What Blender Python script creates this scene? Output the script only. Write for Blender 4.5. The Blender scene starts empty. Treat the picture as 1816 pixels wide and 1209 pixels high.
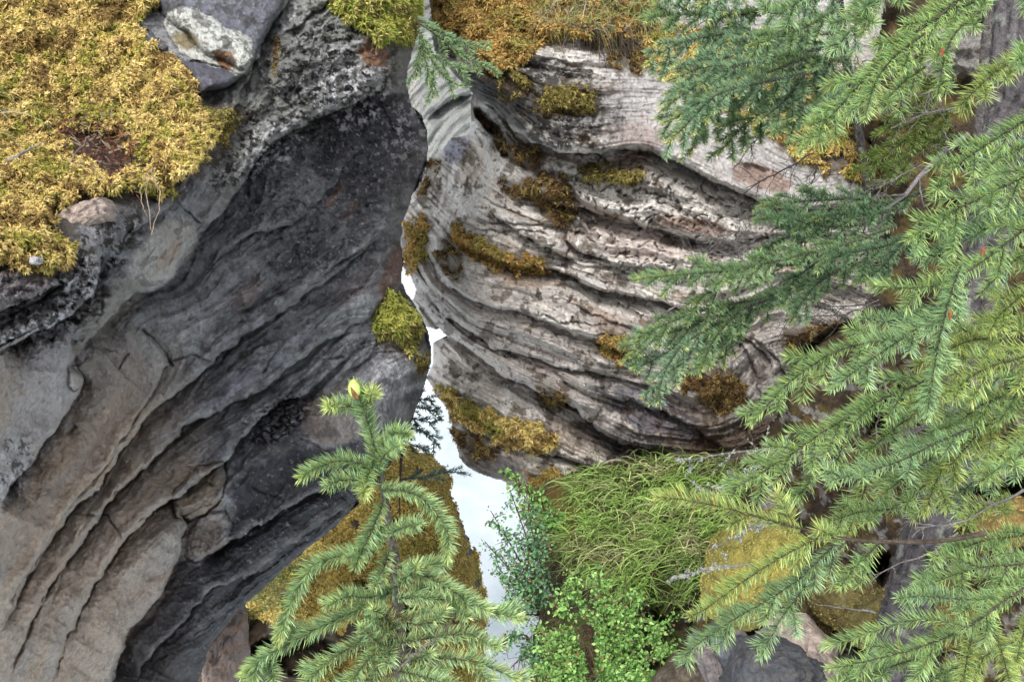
import bpy, math, random
import numpy as np
from mathutils import Vector

# ------------------------------------------------------------------ camera, sky, sun, exposure
scene = bpy.context.scene
COL = scene.collection
PITCH = math.radians(35.0)
F = 908.0 / math.tan(math.radians(20.0))          # focal length in photograph pixels
CAM = np.array([0.0, 0.0, 20.0])
RIGHT = np.array([1.0, 0.0, 0.0])
FWD = np.array([0.0, math.cos(PITCH), -math.sin(PITCH)])
UP = np.array([0.0, math.sin(PITCH), math.cos(PITCH)])

cd = bpy.data.cameras.new("camera")
cd.sensor_width = 36.0
cd.lens = 18.0 / math.tan(math.radians(20.0))
cd.clip_start = 0.05
cd.clip_end = 2000.0
cam = bpy.data.objects.new("camera", cd)
cam.location = CAM
cam.rotation_euler = (math.radians(90) - PITCH, 0, 0)
COL.objects.link(cam)
scene.camera = cam

world = bpy.data.worlds.new("World")
scene.world = world
world.use_nodes = True
wn = world.node_tree.nodes
wl = world.node_tree.links
sky = wn.new("ShaderNodeTexSky")
sky.sky_type = 'NISHITA'
sky.sun_disc = False
SUN_EL, SUN_ROT = math.radians(58), math.radians(200)
sky.sun_elevation = SUN_EL
sky.sun_rotation = SUN_ROT
sky.air_density = 1.0
sky.dust_density = 4.0
sky.ozone_density = 0.6
hsv = wn.new("ShaderNodeHueSaturation")           # the overcast sky is nearly colourless
hsv.inputs['Saturation'].default_value = 0.22
bg = wn["Background"]
wl.new(sky.outputs[0], hsv.inputs['Color'])
wl.new(hsv.outputs[0], bg.inputs['Color'])
bg.inputs['Strength'].default_value = 0.15

sd = bpy.data.lights.new("sun", 'SUN')
sd.energy = 1.5
sd.angle = math.radians(10)
sd.color = (1.0, 0.97, 0.92)
sun = bpy.data.objects.new("sun", sd)
# towards the sun: azimuth measured as the sky texture does (0 = +Y, clockwise)
sdir = Vector((math.sin(SUN_ROT) * math.cos(SUN_EL), math.cos(SUN_ROT) * math.cos(SUN_EL), math.sin(SUN_EL)))
sun.rotation_euler = sdir.to_track_quat('Z', 'Y').to_euler()
COL.objects.link(sun)

scene.view_settings.view_transform = 'Standard'
scene.view_settings.look = 'None'
scene.view_settings.exposure = 0.85
scene.view_settings.gamma = 1.0
scene.view_settings.use_curve_mapping = False
scene.cycles.max_bounces = 6
scene.cycles.diffuse_bounces = 3
scene.cycles.use_denoising = True

R = np.random.default_rng(11)

# ------------------------------------------------------------------ numeric helpers
def W(u, v, D):
    """point seen at photograph pixel (u, v) at distance D along the view axis"""
    u = np.asarray(u, float); v = np.asarray(v, float); D = np.asarray(D, float)
    d = FWD + ((u - 908.0) / F)[..., None] * RIGHT + ((604.5 - v) / F)[..., None] * UP
    return CAM + d * D[..., None]

def _hash(ix, iy, seed):
    h = (ix.astype(np.int64) * 374761393 + iy.astype(np.int64) * 668265263 + seed * 974711) & 0xffffffff
    h = ((h ^ (h >> 13)) * 1274126177) & 0xffffffff
    h = ((h ^ (h >> 15)) * 2246822519) & 0xffffffff
    return (h ^ (h >> 16)) & 0xffff

_A = np.linspace(0, 2 * np.pi, 256, endpoint=False)
_GX, _GY = np.cos(_A), np.sin(_A)

def gnoise(x, y, seed=0):
    x = np.asarray(x, float); y = np.asarray(y, float)
    x0 = np.floor(x); y0 = np.floor(y)
    fx = x - x0; fy = y - y0
    ix = x0.astype(np.int64); iy = y0.astype(np.int64)
    sx = fx * fx * fx * (fx * (fx * 6 - 15) + 10); sy = fy * fy * fy * (fy * (fy * 6 - 15) + 10)
    def g(dx, dy):
        h = _hash(ix + dx, iy + dy, seed) & 255
        return _GX[h] * (fx - dx) + _GY[h] * (fy - dy)
    a = g(0, 0); b = g(1, 0); c = g(0, 1); d = g(1, 1)
    return ((a + sx * (b - a)) * (1 - sy) + (c + sx * (d - c)) * sy) * 1.5

def fbm(x, y, seed=0, octv=4, gain=0.5):
    s = 0; a = 1.0; t = 0
    for k in range(octv):
        s = s + a * gnoise(x * 2 ** k, y * 2 ** k, seed + 17 * k); t += a; a *= gain
    return s / t

def ridged(x, y, seed=0, octv=3):
    s = 0; a = 1.0; t = 0
    for k in range(octv):
        s = s + a * (1 - 2 * np.abs(gnoise(x * 2 ** k, y * 2 ** k, seed + 13 * k))); t += a; a *= 0.5
    return s / t

def sstep(a, b, x):
    t = np.clip((x - a) / (b - a), 0, 1)
    return t * t * (3 - 2 * t)

def tps(ctrl):
    c = np.array(ctrl, float)
    X = c[:, :2] / 100.0; Y = c[:, 2]
    n = len(X)
    r2 = ((X[:, None] - X[None]) ** 2).sum(-1)
    K = 0.5 * r2 * np.log(r2 + 1e-9) + 0.02 * np.eye(n)
    P = np.c_[np.ones(n), X]
    A = np.block([[K, P], [P.T, np.zeros((3, 3))]])
    w = np.linalg.solve(A, np.r_[Y, 0, 0, 0])
    def f(u, v):
        u = np.asarray(u, float) / 100; v = np.asarray(v, float) / 100
        o = w[n] + w[n + 1] * u + w[n + 2] * v
        for k in range(n):
            r = (u - X[k, 0]) ** 2 + (v - X[k, 1]) ** 2
            o = o + w[k] * 0.5 * r * np.log(r + 1e-9)
        return o
    return f

def pline(U, V, pts):
    """distance, side (+1 right of / below a line drawn rightwards) and arc parameter"""
    p = np.array(pts, float)
    seg = np.hypot(*(p[1:] - p[:-1]).T); L = seg.sum(); acc = 0
    best = np.full(U.shape, 1e12); side = np.zeros(U.shape); tt = np.zeros(U.shape)
    for k in range(len(p) - 1):
        ax, ay = p[k]; dx, dy = p[k + 1] - p[k]
        t = np.clip(((U - ax) * dx + (V - ay) * dy) / (dx * dx + dy * dy + 1e-9), 0, 1)
        ex = U - ax - t * dx; ey = V - ay - t * dy
        d2 = ex * ex + ey * ey
        m = d2 < best
        best = np.where(m, d2, best)
        side = np.where(m, np.sign(dx * ey - dy * ex), side)
        tt = np.where(m, (acc + t * seg[k]) / L, tt)
        acc += seg[k]
    return np.sqrt(best), side, tt

def inside(U, V, poly):
    p = np.array(poly, float); n = len(p)
    c = np.zeros(U.shape, bool)
    for i in range(n):
        x0, y0 = p[i]; x1, y1 = p[(i + 1) % n]
        if y0 == y1: continue
        m = ((y0 > V) != (y1 > V)) & (U < (x1 - x0) * (V - y0) / (y1 - y0) + x0)
        c ^= m
    return c

def sdist(U, V, poly):
    """positive inside"""
    d, _, _ = pline(U, V, list(poly) + [poly[0]])
    return np.where(inside(U, V, poly), d, -d)

def terrace(x, k, e=0.13):
    y = x * k; f = np.floor(y)
    return (f + sstep(0, e, y - f)) / k, f

def blob(U, V, cx, cy, rx, ry, ang=0, seed=0, rough=0.55, nf=28.0):
    a = math.radians(ang); c, s = math.cos(a), math.sin(a)
    x = (U - cx) * c + (V - cy) * s; y = -(U - cx) * s + (V - cy) * c
    r = np.sqrt((x / rx) ** 2 + (y / ry) ** 2)
    return sstep(1.12, 0.72, r + rough * fbm(U / nf, V / nf, seed, 4, 0.6))

def mixc(c, c2, w):
    return c + (np.array(c2, float) - c) * w[..., None]

# ------------------------------------------------------------------ objects
def tag(o, label=None, cat=None, group=None, kind=None):
    if label: o['label'] = label
    if cat: o['category'] = cat
    if group: o['group'] = group
    if kind: o['kind'] = kind
    return o

def empty(name, loc=(0, 0, 0), **k):
    o = bpy.data.objects.new(name, None)
    o.empty_display_size = 0.1
    o.location = loc
    COL.objects.link(o)
    return tag(o, **k)

def mesh_obj(name, verts, faces, mat, parent=None, col=None, smooth=False, facecol=None):
    """faces: (n,3) or (n,4) int array, or a list of such arrays"""
    verts = np.asarray(verts, np.float32).reshape(-1, 3)
    if parent is not None:
        verts = verts - np.array(_wloc(parent), np.float32)
    fl = faces if isinstance(faces, list) else [faces]
    fl = [np.asarray(f, np.int32) for f in fl if len(f)]
    loops = np.concatenate([f.ravel() for f in fl]); counts = np.concatenate([np.full(len(f), f.shape[1], np.int32) for f in fl])
    starts = np.concatenate([[0], np.cumsum(counts)[:-1]]).astype(np.int32)
    me = bpy.data.meshes.new(name)
    me.vertices.add(len(verts)); me.vertices.foreach_set("co", verts.ravel())
    me.loops.add(len(loops)); me.loops.foreach_set("vertex_index", loops)
    me.polygons.add(len(counts)); me.polygons.foreach_set("loop_start", starts)
    me.polygons.foreach_set("use_smooth", np.full(len(counts), smooth, bool))
    me.update(calc_edges=True)
    if col is not None:
        a = me.color_attributes.new("Col", 'FLOAT_COLOR', 'POINT')
        c = np.ones((len(verts), 4), np.float32); c[:, :3] = np.clip(col, 0.002, 0.92).reshape(-1, 3)
        a.data.foreach_set("color", c.ravel())
    me.materials.append(mat)
    o = bpy.data.objects.new(name, me)
    COL.objects.link(o)
    if parent is not None: o.parent = parent
    return o

def _wloc(o):
    l = np.zeros(3)
    while o is not None:
        l += np.array(o.location); o = o.parent
    return l

# ------------------------------------------------------------------ materials
def mat_base(name):
    m = bpy.data.materials.new(name); m.use_nodes = True
    nt = m.node_tree; b = nt.nodes["Principled BSDF"]
    return m, nt, b

def rock_mat(name, rough, bump_d, sc=1.0, spec=0.5, var=0.35, facet=1.0):
    m, nt, b = mat_base(name); N = nt.nodes; L = nt.links
    at = N.new("ShaderNodeVertexColor"); at.layer_name = "Col"
    tc = N.new("ShaderNodeTexCoord")
    n1 = N.new("ShaderNodeTexNoise"); n1.inputs['Scale'].default_value = 60 * sc; n1.inputs['Detail'].default_value = 9; n1.inputs['Roughness'].default_value = 0.7
    n2 = N.new("ShaderNodeTexNoise"); n2.inputs['Scale'].default_value = 14 * sc; n2.inputs['Detail'].default_value = 8; n2.inputs['Roughness'].default_value = 0.65
    L.new(tc.outputs['Object'], n1.inputs['Vector']); L.new(tc.outputs['Object'], n2.inputs['Vector'])
    mr = N.new("ShaderNodeMapRange"); mr.inputs['From Min'].default_value = 0.3; mr.inputs['From Max'].default_value = 0.7
    mr.inputs['To Min'].default_value = 1 - var; mr.inputs['To Max'].default_value = 1 + var
    L.new(n1.outputs['Fac'], mr.inputs['Value'])
    mx = N.new("ShaderNodeVectorMath"); mx.operation = 'SCALE'
    L.new(at.outputs['Color'], mx.inputs[0]); L.new(mr.outputs[0], mx.inputs['Scale'])
    L.new(mx.outputs[0], b.inputs['Base Color'])
    dm = N.new("ShaderNodeVectorMath"); dm.operation = 'MULTIPLY_ADD'
    dm.inputs[1].default_value = (0.05 / sc,) * 3
    L.new(n2.outputs['Color'], dm.inputs[0]); L.new(tc.outputs['Object'], dm.inputs[2])
    vo = N.new("ShaderNodeTexVoronoi"); vo.inputs['Scale'].default_value = 22 * sc; vo.feature = 'F1'
    vo2 = N.new("ShaderNodeTexVoronoi"); vo2.inputs['Scale'].default_value = 55 * sc
    L.new(dm.outputs[0], vo.inputs['Vector']); L.new(dm.outputs[0], vo2.inputs['Vector'])
    a1 = N.new("ShaderNodeMath"); a1.operation = 'MULTIPLY_ADD'; a1.inputs[1].default_value = facet
    L.new(vo.outputs['Distance'], a1.inputs[0]); L.new(n1.outputs['Fac'], a1.inputs[2])
    a2 = N.new("ShaderNodeMath"); a2.operation = 'MULTIPLY_ADD'; a2.inputs[1].default_value = facet * 0.45
    L.new(vo2.outputs['Distance'], a2.inputs[0]); L.new(a1.outputs[0], a2.inputs[2])
    ad = N.new("ShaderNodeMath"); ad.operation = 'ADD'
    L.new(a2.outputs[0], ad.inputs[0]); L.new(n2.outputs['Fac'], ad.inputs[1])
    bp = N.new("ShaderNodeBump"); bp.inputs['Strength'].default_value = 1.0; bp.inputs['Distance'].default_value = bump_d
    L.new(ad.outputs[0], bp.inputs['Height']); L.new(bp.outputs[0], b.inputs['Normal'])
    r2 = N.new("ShaderNodeMapRange"); r2.inputs['To Min'].default_value = rough - 0.18; r2.inputs['To Max'].default_value = rough + 0.15
    L.new(n2.outputs['Fac'], r2.inputs['Value']); L.new(r2.outputs[0], b.inputs['Roughness'])
    b.inputs['Specular IOR Level'].default_value = spec
    return m

def leaf_mat(name, trans=0.3, rough=0.5, spec=0.35, var=0.3, sc=40):
    m, nt, b = mat_base(name); N = nt.nodes; L = nt.links
    at = N.new("ShaderNodeVertexColor"); at.layer_name = "Col"
    tc = N.new("ShaderNodeTexCoord")
    n1 = N.new("ShaderNodeTexNoise"); n1.inputs['Scale'].default_value = sc; n1.inputs['Detail'].default_value = 3
    L.new(tc.outputs['Object'], n1.inputs['Vector'])
    mr = N.new("ShaderNodeMapRange"); mr.inputs['From Min'].default_value = 0.3; mr.inputs['From Max'].default_value = 0.7
    mr.inputs['To Min'].default_value = 1 - var; mr.inputs['To Max'].default_value = 1 + var
    L.new(n1.outputs['Fac'], mr.inputs['Value'])
    mx = N.new("ShaderNodeVectorMath"); mx.operation = 'SCALE'
    L.new(at.outputs['Color'], mx.inputs[0]); L.new(mr.outputs[0], mx.inputs['Scale'])
    L.new(mx.outputs[0], b.inputs['Base Color'])
    b.inputs['Roughness'].default_value = rough; b.inputs['Specular IOR Level'].default_value = spec
    t = N.new("ShaderNodeBsdfTranslucent"); L.new(mx.outputs[0], t.inputs['Color'])
    ms = N.new("ShaderNodeMixShader"); ms.inputs[0].default_value = trans
    L.new(b.outputs[0], ms.inputs[1]); L.new(t.outputs[0], ms.inputs[2])
    L.new(ms.outputs[0], N["Material Output"].inputs['Surface'])
    return m

M_DARK = rock_mat("dark_limestone", 0.55, 0.014, 1.0, 0.28)
M_PALE = rock_mat("pale_limestone", 0.75, 0.010, 0.8, 0.3)
M_STONE = rock_mat("stone", 0.7, 0.006, 1.2, 0.35)
M_SOIL = rock_mat("soil_and_litter", 0.9, 0.03, 0.8, 0.15, 0.5, 0.3)
M_BARK = rock_mat("spruce_bark", 0.9, 0.004, 3.0, 0.15, 0.5)
M_NEEDLE = leaf_mat("needle", 0.22, 0.42, 0.45, 0.2)
M_MOSS = leaf_mat("moss", 0.15, 0.85, 0.1, 0.3, 60)
M_GRASS = leaf_mat("grass_blade", 0.3, 0.55, 0.3, 0.2)
M_LEAF = leaf_mat("shrub_leaf", 0.3, 0.4, 0.4, 0.25)

def water_mat():
    m, nt, b = mat_base("glacial_water"); N = nt.nodes; L = nt.links
    tc = N.new("ShaderNodeTexCoord")
    n = N.new("ShaderNodeTexNoise"); n.inputs['Scale'].default_value = 1.1; n.inputs['Detail'].default_value = 10; n.inputs['Roughness'].default_value = 0.62
    n.inputs['Distortion'].default_value = 1.2
    L.new(tc.outputs['Object'], n.inputs['Vector'])
    cr = N.new("ShaderNodeValToRGB")
    cr.color_ramp.elements[0].position = 0.36; cr.color_ramp.elements[0].color = (0.45, 0.52, 0.57, 1)
    cr.color_ramp.elements[1].position = 0.60; cr.color_ramp.elements[1].color = (0.56, 0.62, 0.66, 1)
    L.new(n.outputs['Fac'], cr.inputs[0]); L.new(cr.outputs[0], b.inputs['Base Color'])
    b.inputs['Roughness'].default_value = 0.5; b.inputs['Specular IOR Level'].default_value = 0.3
    bp = N.new("ShaderNodeBump"); bp.inputs['Distance'].default_value = 0.05; bp.inputs['Strength'].default_value = 0.5
    L.new(n.outputs['Fac'], bp.inputs['Height']); L.new(bp.outputs[0], b.inputs['Normal'])
    return m
M_WATER = water_mat()

# ------------------------------------------------------------------ relief fields (rock masses)
RJ = np.random.default_rng(77)
def jag(pts, sp=17.0, amp=1.9):
    """break a traced line into short straight runs, as fractured rock does"""
    p = np.array(pts, float); d = np.r_[0, np.cumsum(np.hypot(*(p[1:] - p[:-1]).T))]
    n = max(2, int(d[-1] / sp)); t = np.linspace(0, d[-1], n + 1); t[1:-1] += RJ.uniform(-.35, .35, n - 1) * sp
    q = np.stack([np.interp(t, d, p[:, k]) for k in (0, 1)], -1)
    q[1:-1] += RJ.normal(size=(n - 1, 2)) * amp
    return q

class Relief:
    def __init__(s, u0, u1, v0, v1, step, poly, ctrl, seed, edge_rough=5.0):
        s.u0, s.v0, s.step, s.seed = u0, v0, step, seed
        uu = np.arange(u0, u1 + step, step); vv = np.arange(v0, v1 + step, step)
        s.nu, s.nv = len(uu), len(vv)
        s.U, s.V = np.meshgrid(uu, vv)
        s.UW = s.U + edge_rough * fbm(s.U / 40, s.V / 40, seed + 1, 4, 0.6) * 1.6
        s.VW = s.V + edge_rough * fbm(s.U / 40, s.V / 40, seed + 2, 4, 0.6) * 1.6
        s.sd = sdist(s.UW, s.VW, poly)
        s.mask = s.sd > 0
        s.D = tps(ctrl)(s.U, s.V)
        s.col = None
        s.lip = np.zeros(s.U.shape)
    def ledge(s, pts, A, w=60, B=0.0, wl=30, taper=8, side=1):
        """rock on the far side of the line is set back by A metres, easing out over w pixels"""
        pts = jag(pts)
        p = np.array(pts, float); pad = 3.0 * max(w, wl)
        j0 = max(0, int((p[:, 0].min() - pad - s.u0) / s.step)); j1 = min(s.nu, int((p[:, 0].max() + pad - s.u0) / s.step) + 1)
        i0 = max(0, int((p[:, 1].min() - pad - s.v0) / s.step)); i1 = min(s.nv, int((p[:, 1].max() + pad - s.v0) / s.step) + 1)
        if j1 <= j0 or i1 <= i0: return
        sl = (slice(i0, i1), slice(j0, j1))
        d, sg, t = pline(s.UW[sl], s.VW[sl], pts)
        tp = np.clip(taper * t, 0, 1) * np.clip(taper * (1 - t), 0, 1)
        sg = sg * side
        f = sstep(0, 1, np.clip(1 - d / (3 * w), 0, 1))
        und = A * tp * np.exp(-d / w) * f
        top = -B * tp * np.exp(-(d / wl) ** 2)
        # lips are worn round: the last few pixels of the upper rock fall back
        top = top + 0.35 * (A + B) * tp * np.exp(-d / 2.6)
        s.D[sl] += np.where(sg > 0, und, top)
        s.lip[sl] = np.maximum(s.lip[sl], np.where(sg <= 0, min(1, A * 8) * tp * np.exp(-d / 5.0), 0))
    def crack(s, pts, A=0.05, w=2.6):
        p = np.array(pts, float); pad = 5 * w + 12
        j0 = max(0, int((p[:, 0].min() - pad - s.u0) / s.step)); j1 = min(s.nu, int((p[:, 0].max() + pad - s.u0) / s.step) + 1)
        i0 = max(0, int((p[:, 1].min() - pad - s.v0) / s.step)); i1 = min(s.nv, int((p[:, 1].max() + pad - s.v0) / s.step) + 1)
        if j1 <= j0 or i1 <= i0: return
        sl = (slice(i0, i1), slice(j0, j1))
        d, sg, t = pline(s.UW[sl], s.VW[sl], pts)
        tp = np.clip(10 * t, 0, 1) * np.clip(10 * (1 - t), 0, 1)
        s.D[sl] += A * tp * np.exp(-(d / w) ** 2)
    def slab(s, poly, t, rnd=8.0, gap=0.03, gw=3.0, curve=0.0):
        d = sdist(s.UW, s.VW, poly)
        x = np.clip(d / rnd, 0, 1)
        s.D -= t * np.sqrt(np.clip(1 - (1 - x) ** 2, 0, 1)) * (d > 0) + curve * np.clip(d / 40, 0, 1) * (d > 0)
        s.D += gap * np.exp(-(d / gw) ** 2)
        return d > 0
    def roll(s, pts, w, depth):
        """round the rock away towards an outline"""
        d, _, _ = pline(s.U, s.V, pts)
        x = np.clip(d / w, 0, 1)
        s.D += depth * (1 - np.sqrt(1 - (1 - x) ** 2 * 0.999))
    def at(s, u, v):
        x = np.clip((np.asarray(u, float) - s.u0) / s.step, 0, s.nu - 1.001); y = np.clip((np.asarray(v, float) - s.v0) / s.step, 0, s.nv - 1.001)
        j = x.astype(int); i = y.astype(int); fx = x - j; fy = y - i
        D = s.D
        return (D[i, j] * (1 - fx) + D[i, j + 1] * fx) * (1 - fy) + (D[i + 1, j] * (1 - fx) + D[i + 1, j + 1] * fx) * fy
    def smoothed(s, k=6):
        a = s.D
        for ax in (0, 1):
            c = np.cumsum(np.pad(a, [(k + 1, k) if q == ax else (0, 0) for q in (0, 1)], mode='edge'), axis=ax)
            n = a.shape[ax]
            a = (np.take(c, range(2 * k + 1, 2 * k + 1 + n), axis=ax) - np.take(c, range(0, n), axis=ax)) / (2 * k + 1)
        o = object.__new__(Relief); o.__dict__.update(s.__dict__); o.D = a
        return o
    def build(s, name, mat, parent, layer=None, minfaces=40, skirt=1.2, names={}):
        P = W(s.U, s.V, s.D).reshape(-1, 3)
        C = s.col.reshape(-1, 3)
        idx = np.arange(s.nu * s.nv).reshape(s.nv, s.nu)
        a, b, c, d = idx[:-1, :-1], idx[1:, :-1], idx[1:, 1:], idx[:-1, 1:]
        m = s.mask
        fm = m[:-1, :-1] & m[1:, :-1] & m[1:, 1:] & m[:-1, 1:]
        Fq = np.stack([a, b, c, d], -1)[fm]
        lay = (layer[:-1, :-1][fm] if layer is not None else np.zeros(len(Fq), int))
        # outline edges run back into the rock, so the mass has thickness
        E = np.concatenate([Fq[:, [0, 1]], Fq[:, [1, 2]], Fq[:, [2, 3]], Fq[:, [3, 0]]]); el = np.tile(lay, 4)
        key = np.minimum(E[:, 0], E[:, 1]).astype(np.int64) * len(P) + np.maximum(E[:, 0], E[:, 1])
        uq, inv, cnt = np.unique(key, return_inverse=True, return_counts=True)
        bm_ = cnt[inv] == 1
        BE, bl = E[bm_], el[bm_]
        objs = []
        cen = P.mean(0)
        for l in np.unique(lay):
            f = Fq[lay == l]
            if len(f) < minfaces: continue
            be = BE[bl == l]
            used, inv2 = np.unique(f, return_inverse=True)
            f2 = inv2.reshape(f.shape)
            V_, C_ = P[used], C[used]
            if len(be):
                bu, binv = np.unique(be, return_inverse=True); binv = binv.reshape(be.shape)
                loc = np.searchsorted(used, bu)
                bp = V_[loc]
                dr = bp - CAM; dr /= np.linalg.norm(dr, axis=1)[:, None]
                ctr = (cen - bp); ctr -= (ctr * dr).sum(1)[:, None] * dr; ctr /= np.linalg.norm(ctr, axis=1)[:, None] + 1e-6
                n0 = len(V_)
                mid = bp + dr * skirt * 0.3 + ctr * skirt * 0.08
                bk = bp + dr * skirt + ctr * skirt * 0.5
                V_ = np.concatenate([V_, mid, bk]); C_ = np.concatenate([C_, C_[loc], C_[loc]])
                nb = len(bp)
                q1 = np.stack([loc[binv[:, 1]], loc[binv[:, 0]], n0 + binv[:, 0], n0 + binv[:, 1]], -1)
                q2 = np.stack([n0 + binv[:, 1], n0 + binv[:, 0], n0 + nb + binv[:, 0], n0 + nb + binv[:, 1]], -1)
                f2 = np.concatenate([f2, q1, q2])
            objs.append(mesh_obj(names.get(int(l), name), V_, f2, mat, parent, C_, smooth=True))
        return objs

def speck(U, V, sc, th, seed, soft=0.06):
    return sstep(th, th + soft, fbm(U / sc, V / sc, seed, 4, 0.65))

GOLD = np.array([[0.32, 0.30, 0.07], [0.54, 0.43, 0.13], [0.68, 0.53, 0.22], [0.58, 0.43, 0.15], [0.27, 0.18, 0.07]])
OLIVE = np.array([[0.28, 0.24, 0.08], [0.19, 0.16, 0.05], [0.34, 0.28, 0.09], [0.12, 0.085, 0.035]])
LIME = np.array([[0.40, 0.40, 0.09], [0.26, 0.31, 0.06], [0.50, 0.44, 0.15], [0.17, 0.16, 0.045]])
RUST = np.array([[0.21, 0.14, 0.06], [0.13, 0.075, 0.035], [0.29, 0.22, 0.08], [0.08, 0.05, 0.03]])
ORNG = np.array([[0.46, 0.29, 0.09], [0.52, 0.36, 0.13], [0.32, 0.20, 0.065], [0.35, 0.30, 0.09]])
MOSSR = (
    ([(955, 170), (985, 152), (1020, 150), (1052, 158), (1055, 185), (1030, 190), (1000, 200), (965, 205), (950, 190)], OLIVE, "olive moss tuft on the dark lichened face of the upper boulder", .05),
    ([(1030, 298), (1060, 288), (1100, 292), (1138, 310), (1150, 330), (1110, 332), (1070, 322), (1035, 318)], OLIVE, "flat olive moss cushion on the ledge beneath the upper boulder", .05),
    ([(890, 318), (920, 330), (960, 305), (1000, 320), (1020, 345), (1025, 375), (1010, 398), (985, 400), (965, 375), (945, 345), (900, 345)], RUST, "brown moss filling the hollow in the middle of the pale rock", .05),
    ([(790, 405), (820, 400), (850, 425), (880, 440), (930, 455), (975, 468), (970, 492), (920, 488), (880, 478), (845, 462), (815, 440)], ORNG, "golden brown moss strip along the upper left ledge", .12),
    ([(722, 395), (752, 385), (765, 405), (752, 440), (745, 480), (720, 480), (714, 440)], ORNG, "golden moss hanging at the left corner beside the dark wall", .02),
    ([(770, 685), (800, 690), (840, 715), (880, 735), (920, 745), (960, 755), (985, 775), (985, 800), (955, 805), (920, 800), (870, 780), (830, 765), (795, 735)], GOLD, "long golden moss cushion on the bottom ledge above the river", .04),
    ([(800, 760), (840, 775), (880, 800), (860, 812), (820, 800)], RUST, "dark brown moss under the long golden cushion", .2),
    ([(930, 835), (970, 825), (1010, 850), (1020, 870), (990, 890), (950, 880)], ORNG, "orange moss at the foot of the outcrop beside the grass", .05),
    ([(1065, 590), (1110, 598), (1120, 640), (1085, 640), (1060, 620)], ORNG, "small orange moss tuft in the middle of the lower beds", .22),
    ([(1240, 665), (1290, 655), (1325, 690), (1318, 715), (1285, 728), (1262, 740), (1245, 705)], RUST, "rusty brown moss tuft right of the dark fold", .06),
    ([(1200, 650), (1238, 655), (1240, 690), (1212, 695)], RUST, "small rusty moss tuft below the green spruce branch", .1),
    ([(955, 685), (1005, 700), (998, 728), (960, 715)], RUST, "hanging brown moss under the long overhang", .15),
    ([(1395, 600), (1430, 582), (1480, 572), (1530, 578), (1545, 595), (1500, 610), (1440, 625), (1398, 640)], RUST, "reddish moss on the far rock behind the spruce needles", .05),
    ([(1120, 60), (1160, 40), (1300, 60), (1460, 150), (1560, 250), (1640, 360), (1640, 420), (1590, 380), (1560, 330), (1440, 300), (1380, 250), (1300, 200), (1210, 150), (1150, 120)], GOLD, "yellow moss along the rim behind the blue-green spruce boughs", .12),
    ([(1080, 80), (1120, 75), (1150, 100), (1130, 128), (1095, 118)], RUST, "brown moss clump beneath the hanging grass roots", .1),
    ([(845, 190), (880, 230), (920, 262), (960, 275), (955, 298), (930, 285), (890, 262), (858, 225)], RUST, "dark rusty moss lining the groove under the upper boulder", .12),
    ([(870, 130), (920, 125), (940, 150), (930, 172), (895, 165)], OLIVE, "dull moss tuft where the cap meets the boulder face", .2),
    ([(752, 290), (775, 280), (770, 320), (755, 350), (742, 345)], RUST, "brown moss along the left edge of the white ridge", .1),
    ([(785, 430), (815, 445), (820, 490), (800, 495), (782, 460)], RUST, "brown moss in the fold of the lower left beds", .15))

def stain(rel, c, polys, colr, reach=16, k=0.75):
    for q in polys:
        p = np.array(q, float)
        j0 = max(0, int((p[:, 0].min() - 50 - rel.u0) / rel.step)); j1 = int((p[:, 0].max() + 50 - rel.u0) / rel.step)
        i0 = max(0, int((p[:, 1].min() - 50 - rel.v0) / rel.step)); i1 = int((p[:, 1].max() + 50 - rel.v0) / rel.step)
        sl = (slice(i0, i1), slice(j0, j1)); u, v = rel.UW[sl], rel.VW[sl]
        d = sdist(u, v, q) + 26 * fbm(u / 20, v / 20, 990, 4, 0.65)
        c[sl] = mixc(c[sl], colr, sstep(-reach, 4, d) * k)
    return c

# ================================================================== 1. LEFT CANYON WALL
L_OUT = [(-170, -170), (765, -170), (742, -40), (745, 0), (742, 60), (735, 85), (724, 118), (722, 150), (733, 188), (748, 205), (757, 232), (762, 268),
         (748, 318), (730, 352), (716, 392), (711, 425), (718, 462), (714, 500), (722, 520), (748, 560), (762, 590), (766, 640), (752, 690), (738, 735), (712, 790), (690, 830),
         (655, 868), (638, 890), (600, 930), (528, 987), (440, 1069), (405, 1104), (375, 1145), (352, 1209), (320, 1380), (-170, 1380)]
L_CTRL = [(-170, -170, 4.9), (0, 0, 4.45), (0, 250, 3.7), (0, 460, 3.0), (150, 480, 3.15), (180, 200, 4.1), (330, 150, 4.3), (340, 300, 3.85), (240, 400, 3.45),
          (400, 60, 4.6), (560, 0, 5.0), (740, 20, 5.5), (740, -170, 6.0), (300, -170, 5.3), (620, 130, 4.9), (740, 260, 5.55), (470, 260, 4.35),
          (700, 450, 5.5), (550, 500, 4.95), (400, 500, 4.35), (250, 620, 3.9), (50, 640, 3.2), (-170, 640, 2.7), (-170, 300, 3.3),
          (0, 900, 3.35), (0, 1209, 3.75), (-170, 1380, 3.7), (150, 900, 3.8), (200, 1209, 4.45), (350, 900, 4.5), (350, 1380, 5.3), (500, 700, 4.9), (700, 700, 5.35), (600, 850, 5.2), (420, 1020, 5.0)]
LW = Relief(-170, 790, -170, 1380, 1.75, L_OUT, L_CTRL, 100, 4.0)

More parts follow.
